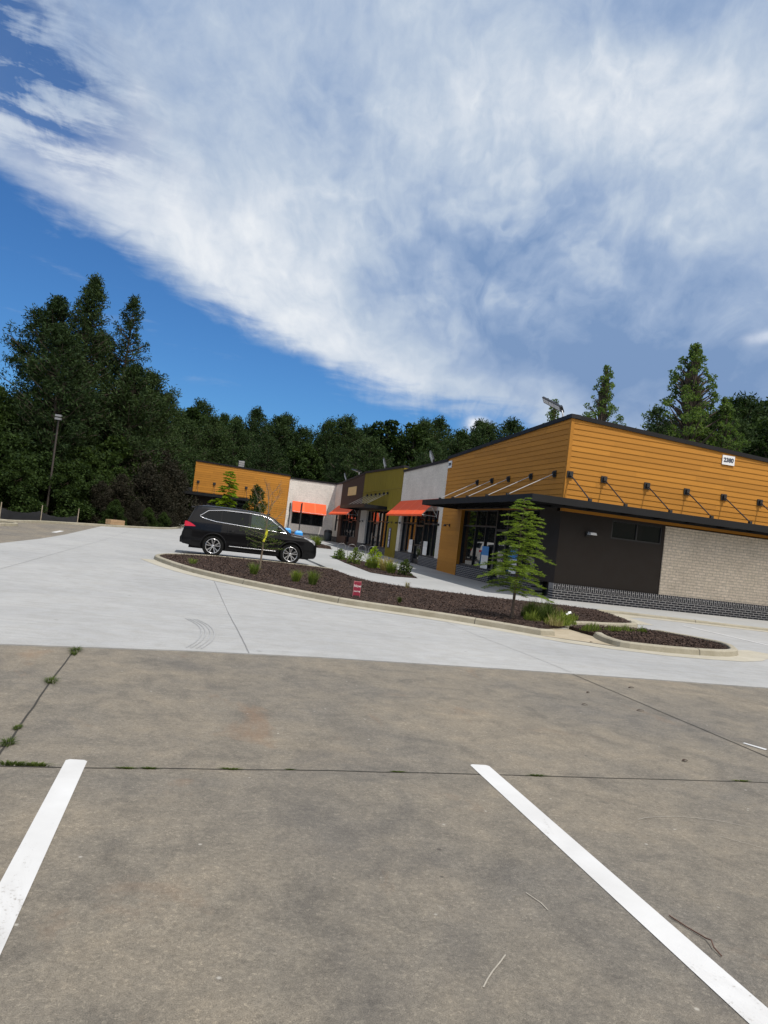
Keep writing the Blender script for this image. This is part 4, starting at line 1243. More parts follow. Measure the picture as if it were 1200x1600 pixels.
M['chrome'] = simple('chrome', (.85, .85, .86), .14, metal=1.0)
M['alloy'] = simple('alloy', (.66, .66, .67), .25, metal=.9)
M['tyre'] = simple('tyre_rubber', (.007, .007, .007), .9, spec=.2, noise=.2, nscale=20)
M['cladding'] = simple('black_plastic', (.008, .008, .009), .75, spec=.2)
M['tail_red'] = simple('tail_red', (.55, .012, .015), .12, coat=1)
M['lamp_clear'] = simple('lamp_clear', (.45, .46, .48), .08, metal=.4, coat=1)
car = make_car('black mid size SUV parked behind the long mulch bed')
CS = 1.025
car.location = (.66-RWX*CS, 28.0+.98*CS, zl(28)+.014); car.scale = (CS, CS, CS)
wc = copy_tree(car, None, {'black_paint': M['car_white']})
wc.location = (4.6, 50.5, zl(50.5)+.014); wc.rotation_euler = (0, 0, PI); wc.scale = (.93, .93, .93)
wc['label'] = 'white SUV parked far behind the black car, mirrored in the corner shop glass'

# ------------------------------------------------------------------ VEGETATION
def quads(centers, length, width, rng, dirs=None, spread=1.0):
    """one rhombic leaf per centre; dirs biases the leaf axis"""
    n = len(centers)
    a = rng.normal(size=(n, 3))
    if dirs is not None: a = dirs + a*spread
    a /= np.linalg.norm(a, axis=1)[:, None]+1e-9
    b = np.cross(a, rng.normal(size=(n, 3))); b /= np.linalg.norm(b, axis=1)[:, None]+1e-9
    L = (length*rng.uniform(.6, 1.3, n))[:, None]; Wd = (width*rng.uniform(.6, 1.3, n))[:, None]
    v = np.stack([centers-a*L/2, centers+b*Wd/2, centers+a*L/2, centers-b*Wd/2], 1)
    f = np.arange(n*4).reshape(n, 4)
    return v.reshape(-1, 3), f

def make_pine(name, H, R, rng, crown0=.25, nb=70, tuft=8, needle=.42, nw=.075, fan=.55, droop=.0, mat='pine', irregular=.35, shape='round', label='', group=None):
    root = empty(name); tag(root, label, 'tree', group)
    mb = MB()
    lean = rng.normal(size=2)*.015*H
    tr = lambda z: np.array([lean[0]*(z/H)**2, lean[1]*(z/H)**2, z])
    pts = [tr(H*t) for t in (0, .2, .4, .6, .8, .98)]
    mb.tube(pts, [H*.014*(1-t)+.02 for t in (0, .2, .4, .6, .8, .98)], 7)
    C = []; D = []
    for i in range(nb):
        t = crown0+(1-crown0)*((i+rng.uniform(0, 1))/nb)
        s = (t-crown0)/(1-crown0)
        if shape == 'round': prof = max(.12, math.sin(PI*min(1, .22+.78*s)) ** .7 if s < 1 else .1)
        else: prof = max(.08, (1-s)**.62)*(.6+.4*min(1, s*5))
        L = R*prof*rng.uniform(1-irregular, 1.1)
        az = rng.uniform(0, 2*PI); up = rng.uniform(-.05, .45)-droop+.35*s
        d = np.array([math.cos(az), math.sin(az), up]); d /= np.linalg.norm(d)
        p0 = tr(t*H)
        nst = max(3, int(L/.55))
        if L > 1.0: mb.tube([p0, p0+d*L*.5, p0+d*L*.95+np.array([0, 0, .1*L])], [H*.0035, H*.0025, .012], 4)
        for k in range(nst):
            u = .3+.7*(k+rng.uniform(0, 1))/nst
            side = np.cross(d, [0, 0, 1])*rng.normal()*.32*L*(1.1-u*.6)
            c = p0+d*L*u+side+np.array([0, 0, rng.normal()*.12*L*.5+.12*L*u*u])
            C.append(c); D.append(d+np.array([0, 0, .35]))
    C.append(tr(H)); D.append(np.array([0, 0, 1.]))
    C = np.array(C); D = np.array(D)
    # each tuft: fan of needle bundles
    Ct = np.repeat(C, tuft, 0); Dt = np.repeat(D, tuft, 0)
    off = rng.normal(size=Ct.shape)*needle*fan
    v, f = quads(Ct+off, needle, nw, rng, Dt*.6, .8)
    mb.build('trunk', M['bark'], root)
    np_mesh('crown', v, f, M[mat], root)
    return root

def make_broad(name, H, R, rng, mat='broad', crown0=.2, lobes=22, per=260, leaf=.3, lw=.19, shape='round', label='', group=None, bark='bark', cat='tree'):
    root = empty(name); tag(root, label, cat, group)
    mb = MB()
    zc = H*(crown0+1)/2
    mb.tube([(0, 0, 0), (rng.normal()*.1, rng.normal()*.1, H*.35), (rng.normal()*.2, rng.normal()*.2, H*.7)], [H*.018+.03, H*.013+.02, .03], 7)
    cs = []
    for i in range(lobes):
        s = (i+.5)/lobes
        if shape == 'round': prof = math.sin(PI*(.12+.84*s))**.75
        elif shape == 'cone': prof = (1-s)**.7*.95+.05
        elif shape == 'spire': prof = (1-s)**.9*(.92+.12*math.sin(s*23+H))+.03
        else: prof = .9*(1-s**3)
        az = i*2.399+rng.uniform(-.6, .6); rr = R*prof*rng.uniform(.25, .85 if shape != 'spire' else 1.05)
        c = np.array([math.cos(az)*rr, math.sin(az)*rr, H*(crown0+(1-crown0)*s*.96)])
        lr = R*rng.uniform(.24, .42)*(.55+.45*prof) if shape != "spire" else rng.uniform(.40, .85)*(.35+.65*prof)
        cs.append((c, lr))
        zt = max(H*.1, c[2]-rr*.8)
        mb.tube([(0, 0, min(zt, H*.65)), (c[0]*.5, c[1]*.5, (zt+c[2])/2), c], [H*.006+.01, H*.004+.008, .008], 5)
    P = []
    for c, lr in cs:
        n = int(per*((lr/(R*.33))**1.6 if shape != 'spire' else lr**1.6))
        q = rng.normal(size=(n, 3)); q /= np.linalg.norm(q, axis=1)[:, None]
        q *= (lr*rng.uniform(.35, 1.12, n)**.6)[:, None]; q[:, 2] *= .75
        P.append(c+q)
    P = np.concatenate(P); P[:, 2] = np.maximum(P[:, 2], .02)
    v, f = quads(P, leaf, lw, rng)
    mb.build('trunk', M[bark], root)
    np_mesh('crown', v, f, M[mat], root)
    return root

def place(o, x, y, z=None, rz=0, s=1.0, label=None, group=None):
    o.location = (x, y, (zl(min(y, 66)) if z is None else z)); o.rotation_euler = (0, 0, rz); o.scale = (s, s, s) if not hasattr(s, '__len__') else s
    if label: o['label'] = label
    if group: o['group'] = group
    return o

# the tall pines on the left
tp = make_pine('pine_tree', 17.9, 3.9, RNG, .12, 230, 24, .32, .08, fan=.58, shape='cone', irregular=.5, label='tallest dark pine rising above the left of the lot')
place(tp, -9.7, 59.2)
tp2 = make_pine('pine_tree', 16.0, 4.2, RNG, .12, 250, 26, .34, .085, fan=.62, shape='round', irregular=.35, label='round topped dark pine left of the tallest pine')
place(tp2, -12.2, 60.6)
tp3 = make_pine('pine_tree', 18.0, 4.2, RNG, .15, 150, 20, .30, .08, fan=.52, shape='cone', irregular=.6, label='slim open pine with ragged right side beside the tallest pine')
place(tp3, -7.3, 63.5)
tp4 = make_pine('pine_tree', 13.0, 3.3, RNG, .05, 170, 26, .34, .09, fan=.62, shape='round', label='lower dark pine in front of the three tall pines')
place(tp4, -10.4, 55.8)
tp5 = make_pine('pine_tree', 11.8, 3.4, RNG, .05, 180, 26, .34, .09, fan=.62, shape='round', label='bushy dark pine right of the tall pines, left of the far canopy')
place(tp5, -6.0, 60.0)
WOODG = 'trees in the wood behind the shops'
tp6 = make_pine('pine_tree', 14.8, 3.8, RNG, .05, 200, 24, .36, .09, fan=.62, shape='round', label='dark pine filling the gap behind the tallest and the slim pine')
place(tp6, -9.0, 65.5)
tp7 = make_pine('pine_tree', 12.4, 4.0, RNG, .05, 200, 24, .36, .09, fan=.62, shape='round', label='dark pine behind the slim pine at its right')
place(tp7, -5.2, 66.5)
far_p = [make_pine('pine_tree', 16, 5.2, RNG, .06, 170, 24, .42, .12, fan=.62, mat='pine_far', shape='round', label='dark green pine in the wood behind the shops', group=WOODG),
         make_pine('pine_tree', 17, 4.8, RNG, .06, 160, 24, .42, .12, fan=.62, mat='pine_far', shape='round', irregular=.55, label='dark green pine in the wood behind the shops', group=WOODG),
         make_broad('broadleaf_tree', 14.5, 3.8, RNG, 'broad', .03, 30, 330, .42, .28, label='mid green leafy tree in the wood behind the shops', group=WOODG)]
SKY_AZ = [-30, -18, -14.4, -13.6, -3.9, -2.4, -.3, 2.3, 4.8, 8.3, 10.8, 13.2, 16.2, 18.2, 21.1, 23.1, 25.9, 32.4, 38.7, 40.7, 60]
SKY_EL = [7.0, 6.6, 6.4, 6.6, 8.4, 8.0, 8.2, 8.1, 8.2, 8.0, 8.7, 9.1, 8.9, 9.3, 9.3, 9.6, 8.5, 9.5, 12.3, 12.8, 12.5]
used = set()
def wood(az, D, k, jit=(.82, 1.0)):
    x, y = D*math.sin(rad(az)), D*math.cos(rad(az))
    el = float(np.interp(az, SKY_AZ, SKY_EL))
    h = D*math.tan(rad(el))+1.49-.35
    base = far_p[k]; H0 = (16, 17, 14.5)[k]
    s = h/H0*random.uniform(*jit)
    if k not in used: o = base; used.add(k)
    else: o = copy_tree(base)
    place(o, x, y, .3, random.uniform(0, 2*PI), (s*random.uniform(.85, 1.1),)*2+(s,))
for az in np.arange(-29, 58, 1.3):         # back row: gives the skyline
    a = az+random.uniform(-.6, .6)
    wood(a, random.uniform(98, 116) if a > -2 else random.uniform(78, 92), random.choice((0, 0, 1, 0, 2)), (.90, 1.03))
for az in np.arange(-30, 34, 1.9):          # middle row
    a = az+random.uniform(-.7, .7)
    wood(a, random.uniform(86, 96) if a > -2 else random.uniform(67, 76), random.choice((0, 1, 2, 0)), (.70, .9))
for az in np.arange(34, 58, 2.2):
    wood(az+random.uniform(-.7, .7), random.uniform(70, 84), random.choice((0, 1, 2)), (.8, 1.0))
# far-off mass of foliage closing the wood
n = 80000
az = RNG.uniform(-40, 66, n); D = RNG.uniform(118, 132, n)
hh = np.interp(az, SKY_AZ, SKY_EL)
zt = D*np.tan(np.radians(hh))*(.90+.04*np.sin(az*2.3)+.03*np.sin(az*7.7+1))
P = np.stack([D*np.sin(np.radians(az)), D*np.cos(np.radians(az)), zt*RNG.uniform(0, 1, n)**.8], 1)
v, f = quads(P, 1.1, .7, RNG)
tag(np_mesh('distant_wood', v, f, M['pine_far']), 'dense dark wood far behind the shops', 'wood', kind='stuff')

# undergrowth along the far verge on the left: thickets and bushes
UG = 'bushes along the far verge'
bush = [make_broad('thicket_bush', 4.6, 2.6, RNG, 'thicket', .0, 34, 420, .20, .07, shape='dome', label='dull purple grey thicket at the far verge left of the parked car', group=UG, cat='bush'),
        make_broad('leafy_bush', 4.2, 2.4, RNG, 'broad', .0, 26, 560, .19, .12, shape='dome', label='dark green leafy bush along the far verge', group=UG, cat='bush')]
first = [True, True]
def put_bush(k, x, y, s):
    o = bush[k] if first[k] else copy_tree(bush[k]); first[k] = False
    place(o, x, y, zl(min(y, 66))-.05, random.uniform(0, 6.28), (s*random.uniform(.9, 1.15), s*random.uniform(.9, 1.15), s))
for x, y, s in ((-5.3, 53.5, .75), (-3.8, 55.6, .95), (-2.6, 59.5, 1.1), (-4.7, 58.0, 1.2), (-3.4, 62.5, 1.35), (-2.9, 66, 1.2), (-6.4, 51.8, .6), (-2.5, 55.4, .55), (-4.0, 51.4, .4), (-2.9, 57.4, .85)): put_bush(0, x, y, s)
for x, y, s in ((-7.6, 52.5, .9), (-8.6, 51.0, .85), (-9.8, 52.0, 1.0), (-10.8, 48.5, .8), (-12.2, 50.5, 1.2), (-13.5, 47, 1.0), (-15, 52, 1.4), (-11.6, 54.5, 1.4), (-13.8, 55, 1.6), (-8.2, 55.0, 1.2), (-6.4, 57.5, 1.5), (-17, 48, 1.5), (-18, 54, 1.7), (-4.2, 68, 1.5), (-6, 66, 1.7), (-3.0, 72, 1.6), (-5.2, 50.2, .4), (-5.9, 55.4, .95), (-2.3, 53.9, .28), (-3.3, 52.6, .33), (-4.6, 60.5, 1.35)): put_bush(1, x, y, s)
lt = make_broad('broadleaf_tree', 8.6, 3.2, RNG, 'broad', .05, 34, 620, .22, .14, label='bright green leafy tree at the left edge of the verge')
place(lt, -14.6, 56.2)
lt2 = make_broad('broadleaf_tree', 7.4, 2.6, RNG, 'broad', .08, 28, 520, .21, .13, label='smaller green leafy tree behind the lamp post')
place(lt2, -11.6, 57.5)
lt3 = make_broad('broadleaf_tree', 8.6, 2.4, RNG, 'broad', .2, 26, 380, .24, .15, label='tall leafy tree half out of frame at the far left')
place(lt3, -17.3, 56.0)

# trees behind the right end of the building
rt1 = make_broad('slender_tree', 14.6, 2.6, RNG, 'poplar', .2, 100, 330, .20, .10, shape='spire', label='thin pale green tree behind the roof flood lamp')
place(rt1, 27.6, 56.2, .2)
rt2 = make_broad('slender_tree', 17.8, 4.6, RNG, 'poplar', .2, 170, 340, .20, .10, shape='spire', label='narrow pointed pale green tree standing alone above the roof')
place(rt2, 30.8, 54.0, .2)
rt3 = make_broad('slender_tree', 19.2, 7.2, RNG, 'poplar', .15, 330, 340, .21, .11, shape='spire', label='tall broad pale green tree with ragged top above the orange wall')
place(rt3, 35.1, 48.7, .2)
rt4 = make_broad('slender_tree', 15.2, 5.0, RNG, 'poplar', .15, 180, 340, .21, .11, shape='spire', label='shorter pale green tree leaning against the tall ragged tree')
place(rt4, 37.4, 47.6, .2)
rt5 = make_pine('pine_tree', 12.9, 2.6, RNG, .1, 90, 11, .4, .08, label='dark low pine left of the tall ragged tree')
place(rt5, 32.0, 48.0, .2)
rt6 = make_broad('slender_tree', 13.6, 5.0, RNG, 'broad', .1, 250, 420, .22, .12, shape='spire', label='dark green tree behind the number sign at the right')
place(rt6, 40.5, 46.5, .2)

# young bald-cypress in the bed
def make_cypress(name, H, z0, R, nb, rng, label, mat='cypress', bark='bark', gap=.05, leaf=.06, lw=.014, up=.30):
    root = empty(name); tag(root, label, 'tree')
    mb = MB()
    mb.tube([(0, 0, -.1), (.01, 0, H*.3), (-.01, .01, H*.65), (0, 0, H)], [.035*H/2.5, .026*H/2.5, .014, .004], 8)
    P = []; D = []
    for i in range(nb):
        s = (i+rng.uniform(0, 1))/nb
        z = z0+(H-z0)*s**.92
        L = R*(1-s)**.55*rng.uniform(.38, 1.18)*(.8+.2*min(1, s*8))+.07
        az = i*2.4+rng.uniform(-.5, .5)
        d = np.array([math.cos(az), math.sin(az), 0.]); perp = np.array([-d[1], d[0], 0.])
        rise_ = up*rng.uniform(.3, 1.2)*(.4+s); bend = rng.uniform(-.12, .12)
        def pt(u): return np.array([0, 0, z])+d*L*u+perp*bend*L*u*u+np.array([0, 0, L*(rise_*u-.30*u*u)])
        mb.tube([pt(0), pt(.5), pt(1.0)], [.007, .005, .002], 4)
        nt = max(5, int(L/gap))
        for k in range(nt):
            u = .12+.88*(k+.5)/nt
            for sd in (-1, 1):
                tl = L*.30*(1.05-u)*rng.uniform(.6, 1.2)+.05
                td = perp*sd*.8+d*.75+np.array([0, 0, rng.uniform(-.3, .25)]); td /= np.linalg.norm(td)
                nl = max(3, int(tl/.022))
                for q in range(nl):
                    pp = pt(u)+td*tl*(q+.5)/nl
                    for e in (-1, 1):
                        ld = td*.6+np.cross(td, [0, 0, 1])*e+np.array([0, 0, rng.uniform(-.35, .2)])
                        P.append(pp+ld*leaf*.4); D.append(ld)
    v, f = quads(np.array(P), leaf, lw, rng, np.array(D), .25)
    mb.build('trunk', M[bark], root)
    np_mesh('crown', v, f, M[mat], root)
    return root
cy = make_cypress('young_cypress', 2.62, .56, .82, 84, RNG, 'small feathery bright green cypress in the bed before the corner shop')
place(cy, 6.72, 14.6, zl(14.6)+.07, .4)
# thin sapling in front of the car
sp = empty('thin_sapling', (1.98, 22.5, zl(22.5)+.08)); tag(sp, 'thin bare topped sapling with a yellow tag standing before the black car', 'tree')
mb = MB(); mb.tube([(0, 0, -.1), (.02, 0, .8), (.05, 0, 1.35), (.06, 0, 1.75), (.0, 0, 2.3), (-.02, 0, 2.62)], [.032, .026, .02, .014, .008, .003], 7)
LP = []; LD = []
def twig(p, d, L, r, depth):
    d = np.array(d, float); d /= np.linalg.norm(d)
    q = p+d*L*.55+RNG.normal(size=3)*.03*L; e = q+(d+np.array([0, 0, .18])+RNG.normal(size=3)*.12)*L*.5
    mb.tube([p, q, e], [r, r*.7, r*.35], 4)
    if depth:
        for k in range(3): twig(p+(e-p)*RNG.uniform(.35, .95), d+RNG.normal(size=3)*.45+np.array([0, 0, .1]), L*.5, r*.55, depth-1)
    return e
for k in range(9):
    z = 1.3+.12*k; az = k*2.4
    twig(np.array([.05, 0, z]), (math.cos(az), math.sin(az)*.8, 1.1), .75*(1-.05*k), .008, 2)
for k in range(16):                         # leafy lower sprays
    z = .62+.045*k; az = k*2.1+.4; L = RNG.uniform(.35, .8)
    p = np.array([.02, 0, z]); e = twig(p, (math.cos(az), math.sin(az), .12), L, .006, 0)
    for q in range(70):
        u = RNG.uniform(.25, 1.05); LP.append(p+(e-p)*u+RNG.normal(size=3)*[.07, .07, .03]); LD.append((e-p)/L)
for k in range(260): LP.append(np.array([.03, 0, 1.7])+RNG.normal(size=3)*[.28, .28, .32]); LD.append(np.array([0, 0, 1.]))
mb.build('trunk', M['bark_pale'], sp)
v, f = quads(np.array(LP), .055, .014, RNG, np.array(LD), .5); np_mesh('crown', v, f, M['shrub'], sp)
mb = MB(); mb.add([(.03, -.035, .98), (.10, -.04, 1.02), (.12, -.05, 1.22), (.05, -.035, 1.24), (-.02, -.05, .86), (.04, -.06, .84)], [(0, 1, 2, 3), (4, 5, 1, 0)])
mb.build('plastic_tag', simple('yellow_tag', (.62, .60, .03), .5), sp)
# trees behind the car
t1 = make_cypress('young_cypress', 4.75, .8, 1.6, 46, RNG, 'yellow green whippy young tree behind the black car', 'bright', gap=.16, leaf=.22, lw=.06, up=.25)
place(t1, 2.05, 58.6, zl(58.6)+.1)
t2 = make_broad('young_evergreen', 3.95, 1.45, RNG, 'broad', .05, 34, 300, .16, .07, shape='cone', label='dark green conical young tree right behind the black car')
place(t2, 4.25, 58.6, zl(58.6)+.1)

# grass tufts and shrubs
def make_tuft(name, H, R, n, mat, label, group=None, w=.012, cat='grass tuft'):
    root = MB(); rng = RNG
    V = []; F = []
    for i in range(n):
        a = rng.uniform(0, 2*PI); r0 = R*.35*rng.uniform(0, 1)**.5; h = H*rng.uniform(.5, 1.05); o = R*rng.uniform(.1, .9)
        x0, y0 = r0*math.cos(a), r0*math.sin(a); ca = a+rng.normal()*.5
        x1, y1 = x0+o*.35*math.cos(ca), y0+o*.35*math.sin(ca); x2, y2 = x0+o*math.cos(ca), y0+o*math.sin(ca)
        ww = w*rng.uniform(.6, 1.2); px, py = -math.sin(ca)*ww/2, math.cos(ca)*ww/2
        b = len(V)
        V += [(x0-px, y0-py, -.02), (x0+px, y0+py, -.02), (x1-px*.8, y1-py*.8, h*.62), (x1+px*.8, y1+py*.8, h*.62), (x2, y2, h*rng.uniform(.8, 1))]
        F.append((b, b+1, b+3, b+2)); F.append((b+2, b+3, b+4, b+4))
    me = bpy.data.meshes.new(name); me.from_pydata(V, [], [f if f[2] != f[3] else f[:3] for f in F]); me.materials.append(M[mat]); me.update()
    o = bpy.data.objects.new(name, me); COL.objects.link(o); tag(o, label, cat, group); return o
GT = 'grass tufts in the long bed'
for x, y, h, lb in ((1.62, 19.95, .36, 'green grass tuft at the foot of the thin sapling'), (2.62, 18.9, .34, 'left one of two grass tufts between sapling and yard sign'),
                    (2.98, 18.45, .42, 'taller right one of two grass tufts between sapling and yard sign'), (.02, 21.7, .2, 'low sparse grass tuft near the tip of the long bed')):
    o = make_tuft('grass_tuft', h, .26, 170 if h > .3 else 60, 'grass', lb, GT); o.location = (x, y, zl(y)+.11)
o = make_tuft('grass_tuft', .16, .12, 45, 'weed', 'tiny green weed in the mulch right of the yard sign', GT); o.location = (4.55, 15.8, zl(15.8)+.11)
o = make_tuft('grass_tuft', .22, .18, 50, 'drygrass', 'small dry weed at the back of the bed left of the cypress', GT); o.location = (6.1, 20.6, zl(20)+.11)
SG = 'shrubs in the sidewalk bed'
for x, y, h, R_, mt, lb, kind in ((6.95, 35.6, .5, .45, 'shrub', 'low yellow green shrub at the far tip of the sidewalk bed', 0), (7.15, 33.0, .75, .55, 'shrub', 'mid green shrub second from the far end of the sidewalk bed', 0),
      (7.4, 30.6, .62, .5, 'grass', 'grassy green clump in the middle of the sidewalk bed', 1), (7.7, 31.6, .95, .5, 'bright', 'brightest tall shrub in the sidewalk bed', 0), (7.75, 29.6, .7, .6, 'drygrass', 'straw coloured dry shrub in the sidewalk bed', 1),
      (7.62, 28.2, .55, .45, 'grass', 'green clump in front of the dry shrub', 1), (8.05, 27.7, .62, .42, 'weed', 'dark leafy shrub at the near end of the sidewalk bed', 0)):
    if kind: o = make_tuft('ornamental_grass', h, R_, 240, mt, lb, SG, .018, 'shrub'); o.location = (x, y, zs(y)+.04)
    else:
        o = make_broad('shrub', h, R_, RNG, mt, .0, 16, 60, .09, .045, shape='dome', label=lb, group=SG, cat='shrub'); place(o, x, y, zs(y)+.03)
for x, y, lb in ((7.75, 49.5, 'grassy clump in the far bed by the car bonnet'), (8.3, 51.5, 'grassy clump further right in the far bed')):
    o = make_tuft('ornamental_grass', .8, .7, 140, 'grass', lb, None, .03, 'shrub'); o.location = (x, y, zs(y)+.04)
# weeds spreading in the drain gap: uncountable
def weeds(name, spots, n, h, mat, label, zf, dz):
    V = []; F = []
    P = []
    for i in range(n):
        cx, cy_, r = spots[RNG.integers(len(spots))]
        a = RNG.uniform(0, 2*PI); rr = r*RNG.uniform(0, 1)**.5
        x, y = cx+rr*math.cos(a), cy_+rr*math.sin(a)*.7
        hh = h*RNG.uniform(.3, 1.0)*(1.1-rr/r*.7); o = hh*RNG.uniform(.1, .7); ca = RNG.uniform(0, 2*PI); w = .010*RNG.uniform(.6, 1.6)
        z = zf(y)+dz; b = len(V); px, py = -math.sin(ca)*w/2, math.cos(ca)*w/2
        V += [(x-px, y-py, z), (x+px, y+py, z), (x+o*.4*math.cos(ca)+px, y+o*.4*math.sin(ca)+py, z+hh*.6), (x+o*.4*math.cos(ca)-px, y+o*.4*math.sin(ca)-py, z+hh*.6), (x+o*math.cos(ca), y+o*math.sin(ca), z+hh)]
        F += [(b, b+1, b+2, b+3), (b+3, b+2, b+4)]
    me = bpy.data.meshes.new(name); me.from_pydata(V, [], F); me.materials.append(M[mat]); me.update()
    o = bpy.data.objects.new(name, me); COL.objects.link(o); tag(o, label, 'weeds', kind='stuff'); return o
weeds('weeds', [(7.55, 14.7, .28), (7.85, 15.2, .3), (7.45, 15.2, .22)], 1500, .55, 'weed', 'tallest tangle of green weeds at the drain gap between the two beds', zl, .1)
weeds('weeds', [(8.2, 15.3, .35), (7.6, 14.25, .3), (8.0, 14.6, .25), (8.6, 15.7, .3), (7.2, 14.6, .2)], 1500, .30, 'grass', 'low yellow green weeds spreading round the drain gap', zl, .1)
weeds('weeds', [(8.3, 13.95, .22), (8.75, 13.95, .2), (9.2, 14.2, .25), (8.0, 13.6, .2), (9.7, 14.3, .12)], 620, .22, 'grass', 'pale grass along the back of the short bed', zl, .09)
weeds('weeds', [(8.1, 15.8, .3), (8.6, 16.2, .3), (7.9, 14.9, .25), (7.4, 14.0, .2)], 420, .34, 'drygrass', 'dry straw among the weeds at the drain gap', zl, .1)
WJ = 'weed tufts in the pavement joints'
tufts = [(-.81, 4.41, .05, .10), (-.69, 4.41, .045, .07), (-.22, 4.42, .02, .05), (-.09, 4.43, .02, .05), (.37, 4.47, .02, .06), (.73, 4.50, .014, .03), (1.42, 4.53, .016, .05), (2.41, 4.56, .02, .07), (4.08, 4.61, .02, .07), (-1.0, 7.78, .07, .12), (-.99, 7.6, .05, .07), (-.98, 6.42, .06, .11), (-.92, 4.78, .05, .08), (-.94, 5.1, .03, .05)]
for i, (x, y, h, r) in enumerate(tufts):
    lb = 'small green weed tuft in the cross joint of the old concrete' if y < 4.65 else 'green weed tuft in the long joint of the old concrete at left'
    o = make_tuft('weed_tuft', h*.55, r, 110, 'weed', lb, WJ, .006, 'weed'); o.location = (x, y, zl(y))
    o.scale = (1.6 if y < 4.65 else .8, .35 if y < 4.65 else 1.5, 1)

# ------------------------------------------------------------------ odds and ends
# lamp post
lp = empty('lamp_post', (-9.2, 50, zl(50))); tag(lp, 'tall slim brown lamp post with twin white heads before the pines', 'lamp post')
mb = MB(); mb.tube([(0, 0, 0), (0, 0, 6.15)], [.075, .055], 10); mb.lathe([(.16, 0), (.16, .05), (.1, .12), (.07, .14)], 'z', 14); mb.build('pole', simple('bronze_pole', (.045, .036, .030), .5), lp)
for z in (6.16, 6.36):
    mb = MB(); mb.hexa([(-.17, -.35, z-.02), (.17, -.35, z-.02), (.17, .1, z+.02), (-.17, .1, z+.02), (-.17, -.35, z+.11), (.17, -.35, z+.11), (.17, .1, z+.14), (-.17, .1, z+.14)]); mb.build('lamp_head', M['grey_metal'], lp)
# silt fence
sf = empty('silt_fence', (-9, 41, 0)); tag(sf, 'sagging black silt fence on thin stakes along the left verge', 'fence')
pts = [(-13.5, 37.8), (-9.3, 39.4), (-8.0, 42.3), (-6.45, 44.1)]
mb = MB(); vv = []; nn = 60
for i in range(nn+1):
    t = i/nn*3; k = min(2, int(t)); u = t-k
    x = pts[k][0]+(pts[k+1][0]-pts[k][0])*u; y = pts[k][1]+(pts[k+1][1]-pts[k][1])*u
    sag = .18*math.sin(PI*u)+RNG.uniform(-.02, .02); top = zl(y)+.62-sag-(.1 if k == 2 else 0)
    for j in range(5): vv.append((x+9+RNG.normal()*.010, y-41+RNG.normal()*.010, zl(y)-.1+(top-zl(y)+.1)*j/4))
mb.add(vv, [(i*5+j, (i+1)*5+j, (i+1)*5+j+1, i*5+j+1) for i in range(nn) for j in range(4)], 0, True)
mb.build('fabric', simple('black_geotextile', (.012, .013, .016), .7, noise=.3), sf)
for x, y in pts:
    mb = MB(); mb.box(x+9-.02, x+9+.02, y-41-.06, y-41-.02, zl(y)-.2, zl(y)+.9); mb.build('stake', simple('stake_wood', (.32, .27, .2), .9), sf)
# timber block on the far kerb
tb = empty('timber_block', (-4.75, 47.6, zl(47)+.1), .95); tag(tb, 'tan timber block lying on the far kerb', 'timber')
for z in (0, .15):
    mb = MB(); mb.box(-.62, .62, -.1, .1, z, z+.142); mb.box(-.6, .6, .105, .3, z, z+.14); o = mb.build('beam', simple('tan_timber', (.42, .28, .16), .9, noise=.2), tb)
# white paper scrap caught in the weeds
mb = MB(); sv2 = []
for i in range(5):
    for j in range(4): sv2.append(((i-2)*.035+random.uniform(-.012, .012), (j-1.5)*.035+random.uniform(-.012, .012), .05+random.uniform(-.03, .045)+.01*i))
mb.add(sv2, [(i*4+j, (i+1)*4+j, (i+1)*4+j+1, i*4+j+1) for i in range(4) for j in range(3)])
o = mb.build('paper_scrap', M['white_metal']); o.location = (8.25, 14.95, zl(15)+.22); tag(o, 'crumpled white scrap caught in the weeds at the drain gap', 'litter')
# litter and twigs on the concrete
M['dead'] = simple('dead_leaf', (.05, .03, .02), .9)
M['rust'] = simple('rusty_wire', (.09, .045, .03), .8)
w = MB(); w.tube([(2.165, 2.78, .006), (2.185, 2.69, .006), (2.21, 2.60, .008), (2.205, 2.565, .02), (2.19, 2.53, .012), (2.187, 2.48, .006)], .0028, 6)
tag(w.build('rusty_wire', M['rust']), 'bent rusty wire lying right of the white line', 'wire')
for i, (x, y, L, lb) in enumerate(((5.31, 7.93, .1, 'dead brown twig beside the edge of the new concrete'), (4.05, 6.82, .06, 'small dead leaf left of the diagonal joint'), (4.63, 6.71, .08, 'dark curled leaf just left of the right hand joint'), (4.45, 7.45, .04, 'dark speck of litter left of the right hand joint'), (3.92, 5.04, .05, 'small dark leaf near the cross joint'), (7.3, 12.3, .06, 'dark pebble on the drain apron'))):
    mb = MB(); a = random.uniform(-.4, .6); z = zl(y)+(.03 if y > 9 else .004)
    vs = []
    for k in range(5):
        t = k/4-.5; ww = .014*(1-abs(t)*1.6)+.003
        vs += [(L*t, -ww, .012*(1-4*t*t)+.003), (L*t, ww, .008*(1-4*t*t)+.004)]
    mb.add(vs, [(k*2, k*2+2, k*2+3, k*2+1) for k in range(4)])
    o = mb.build('dead_leaf', M['dead']); o.location = (x, y, z); o.rotation_euler = (0, 0, a); sol = o.modifiers.new('t', 'SOLIDIFY'); sol.thickness = .003
    tag(o, lb, 'leaf litter')

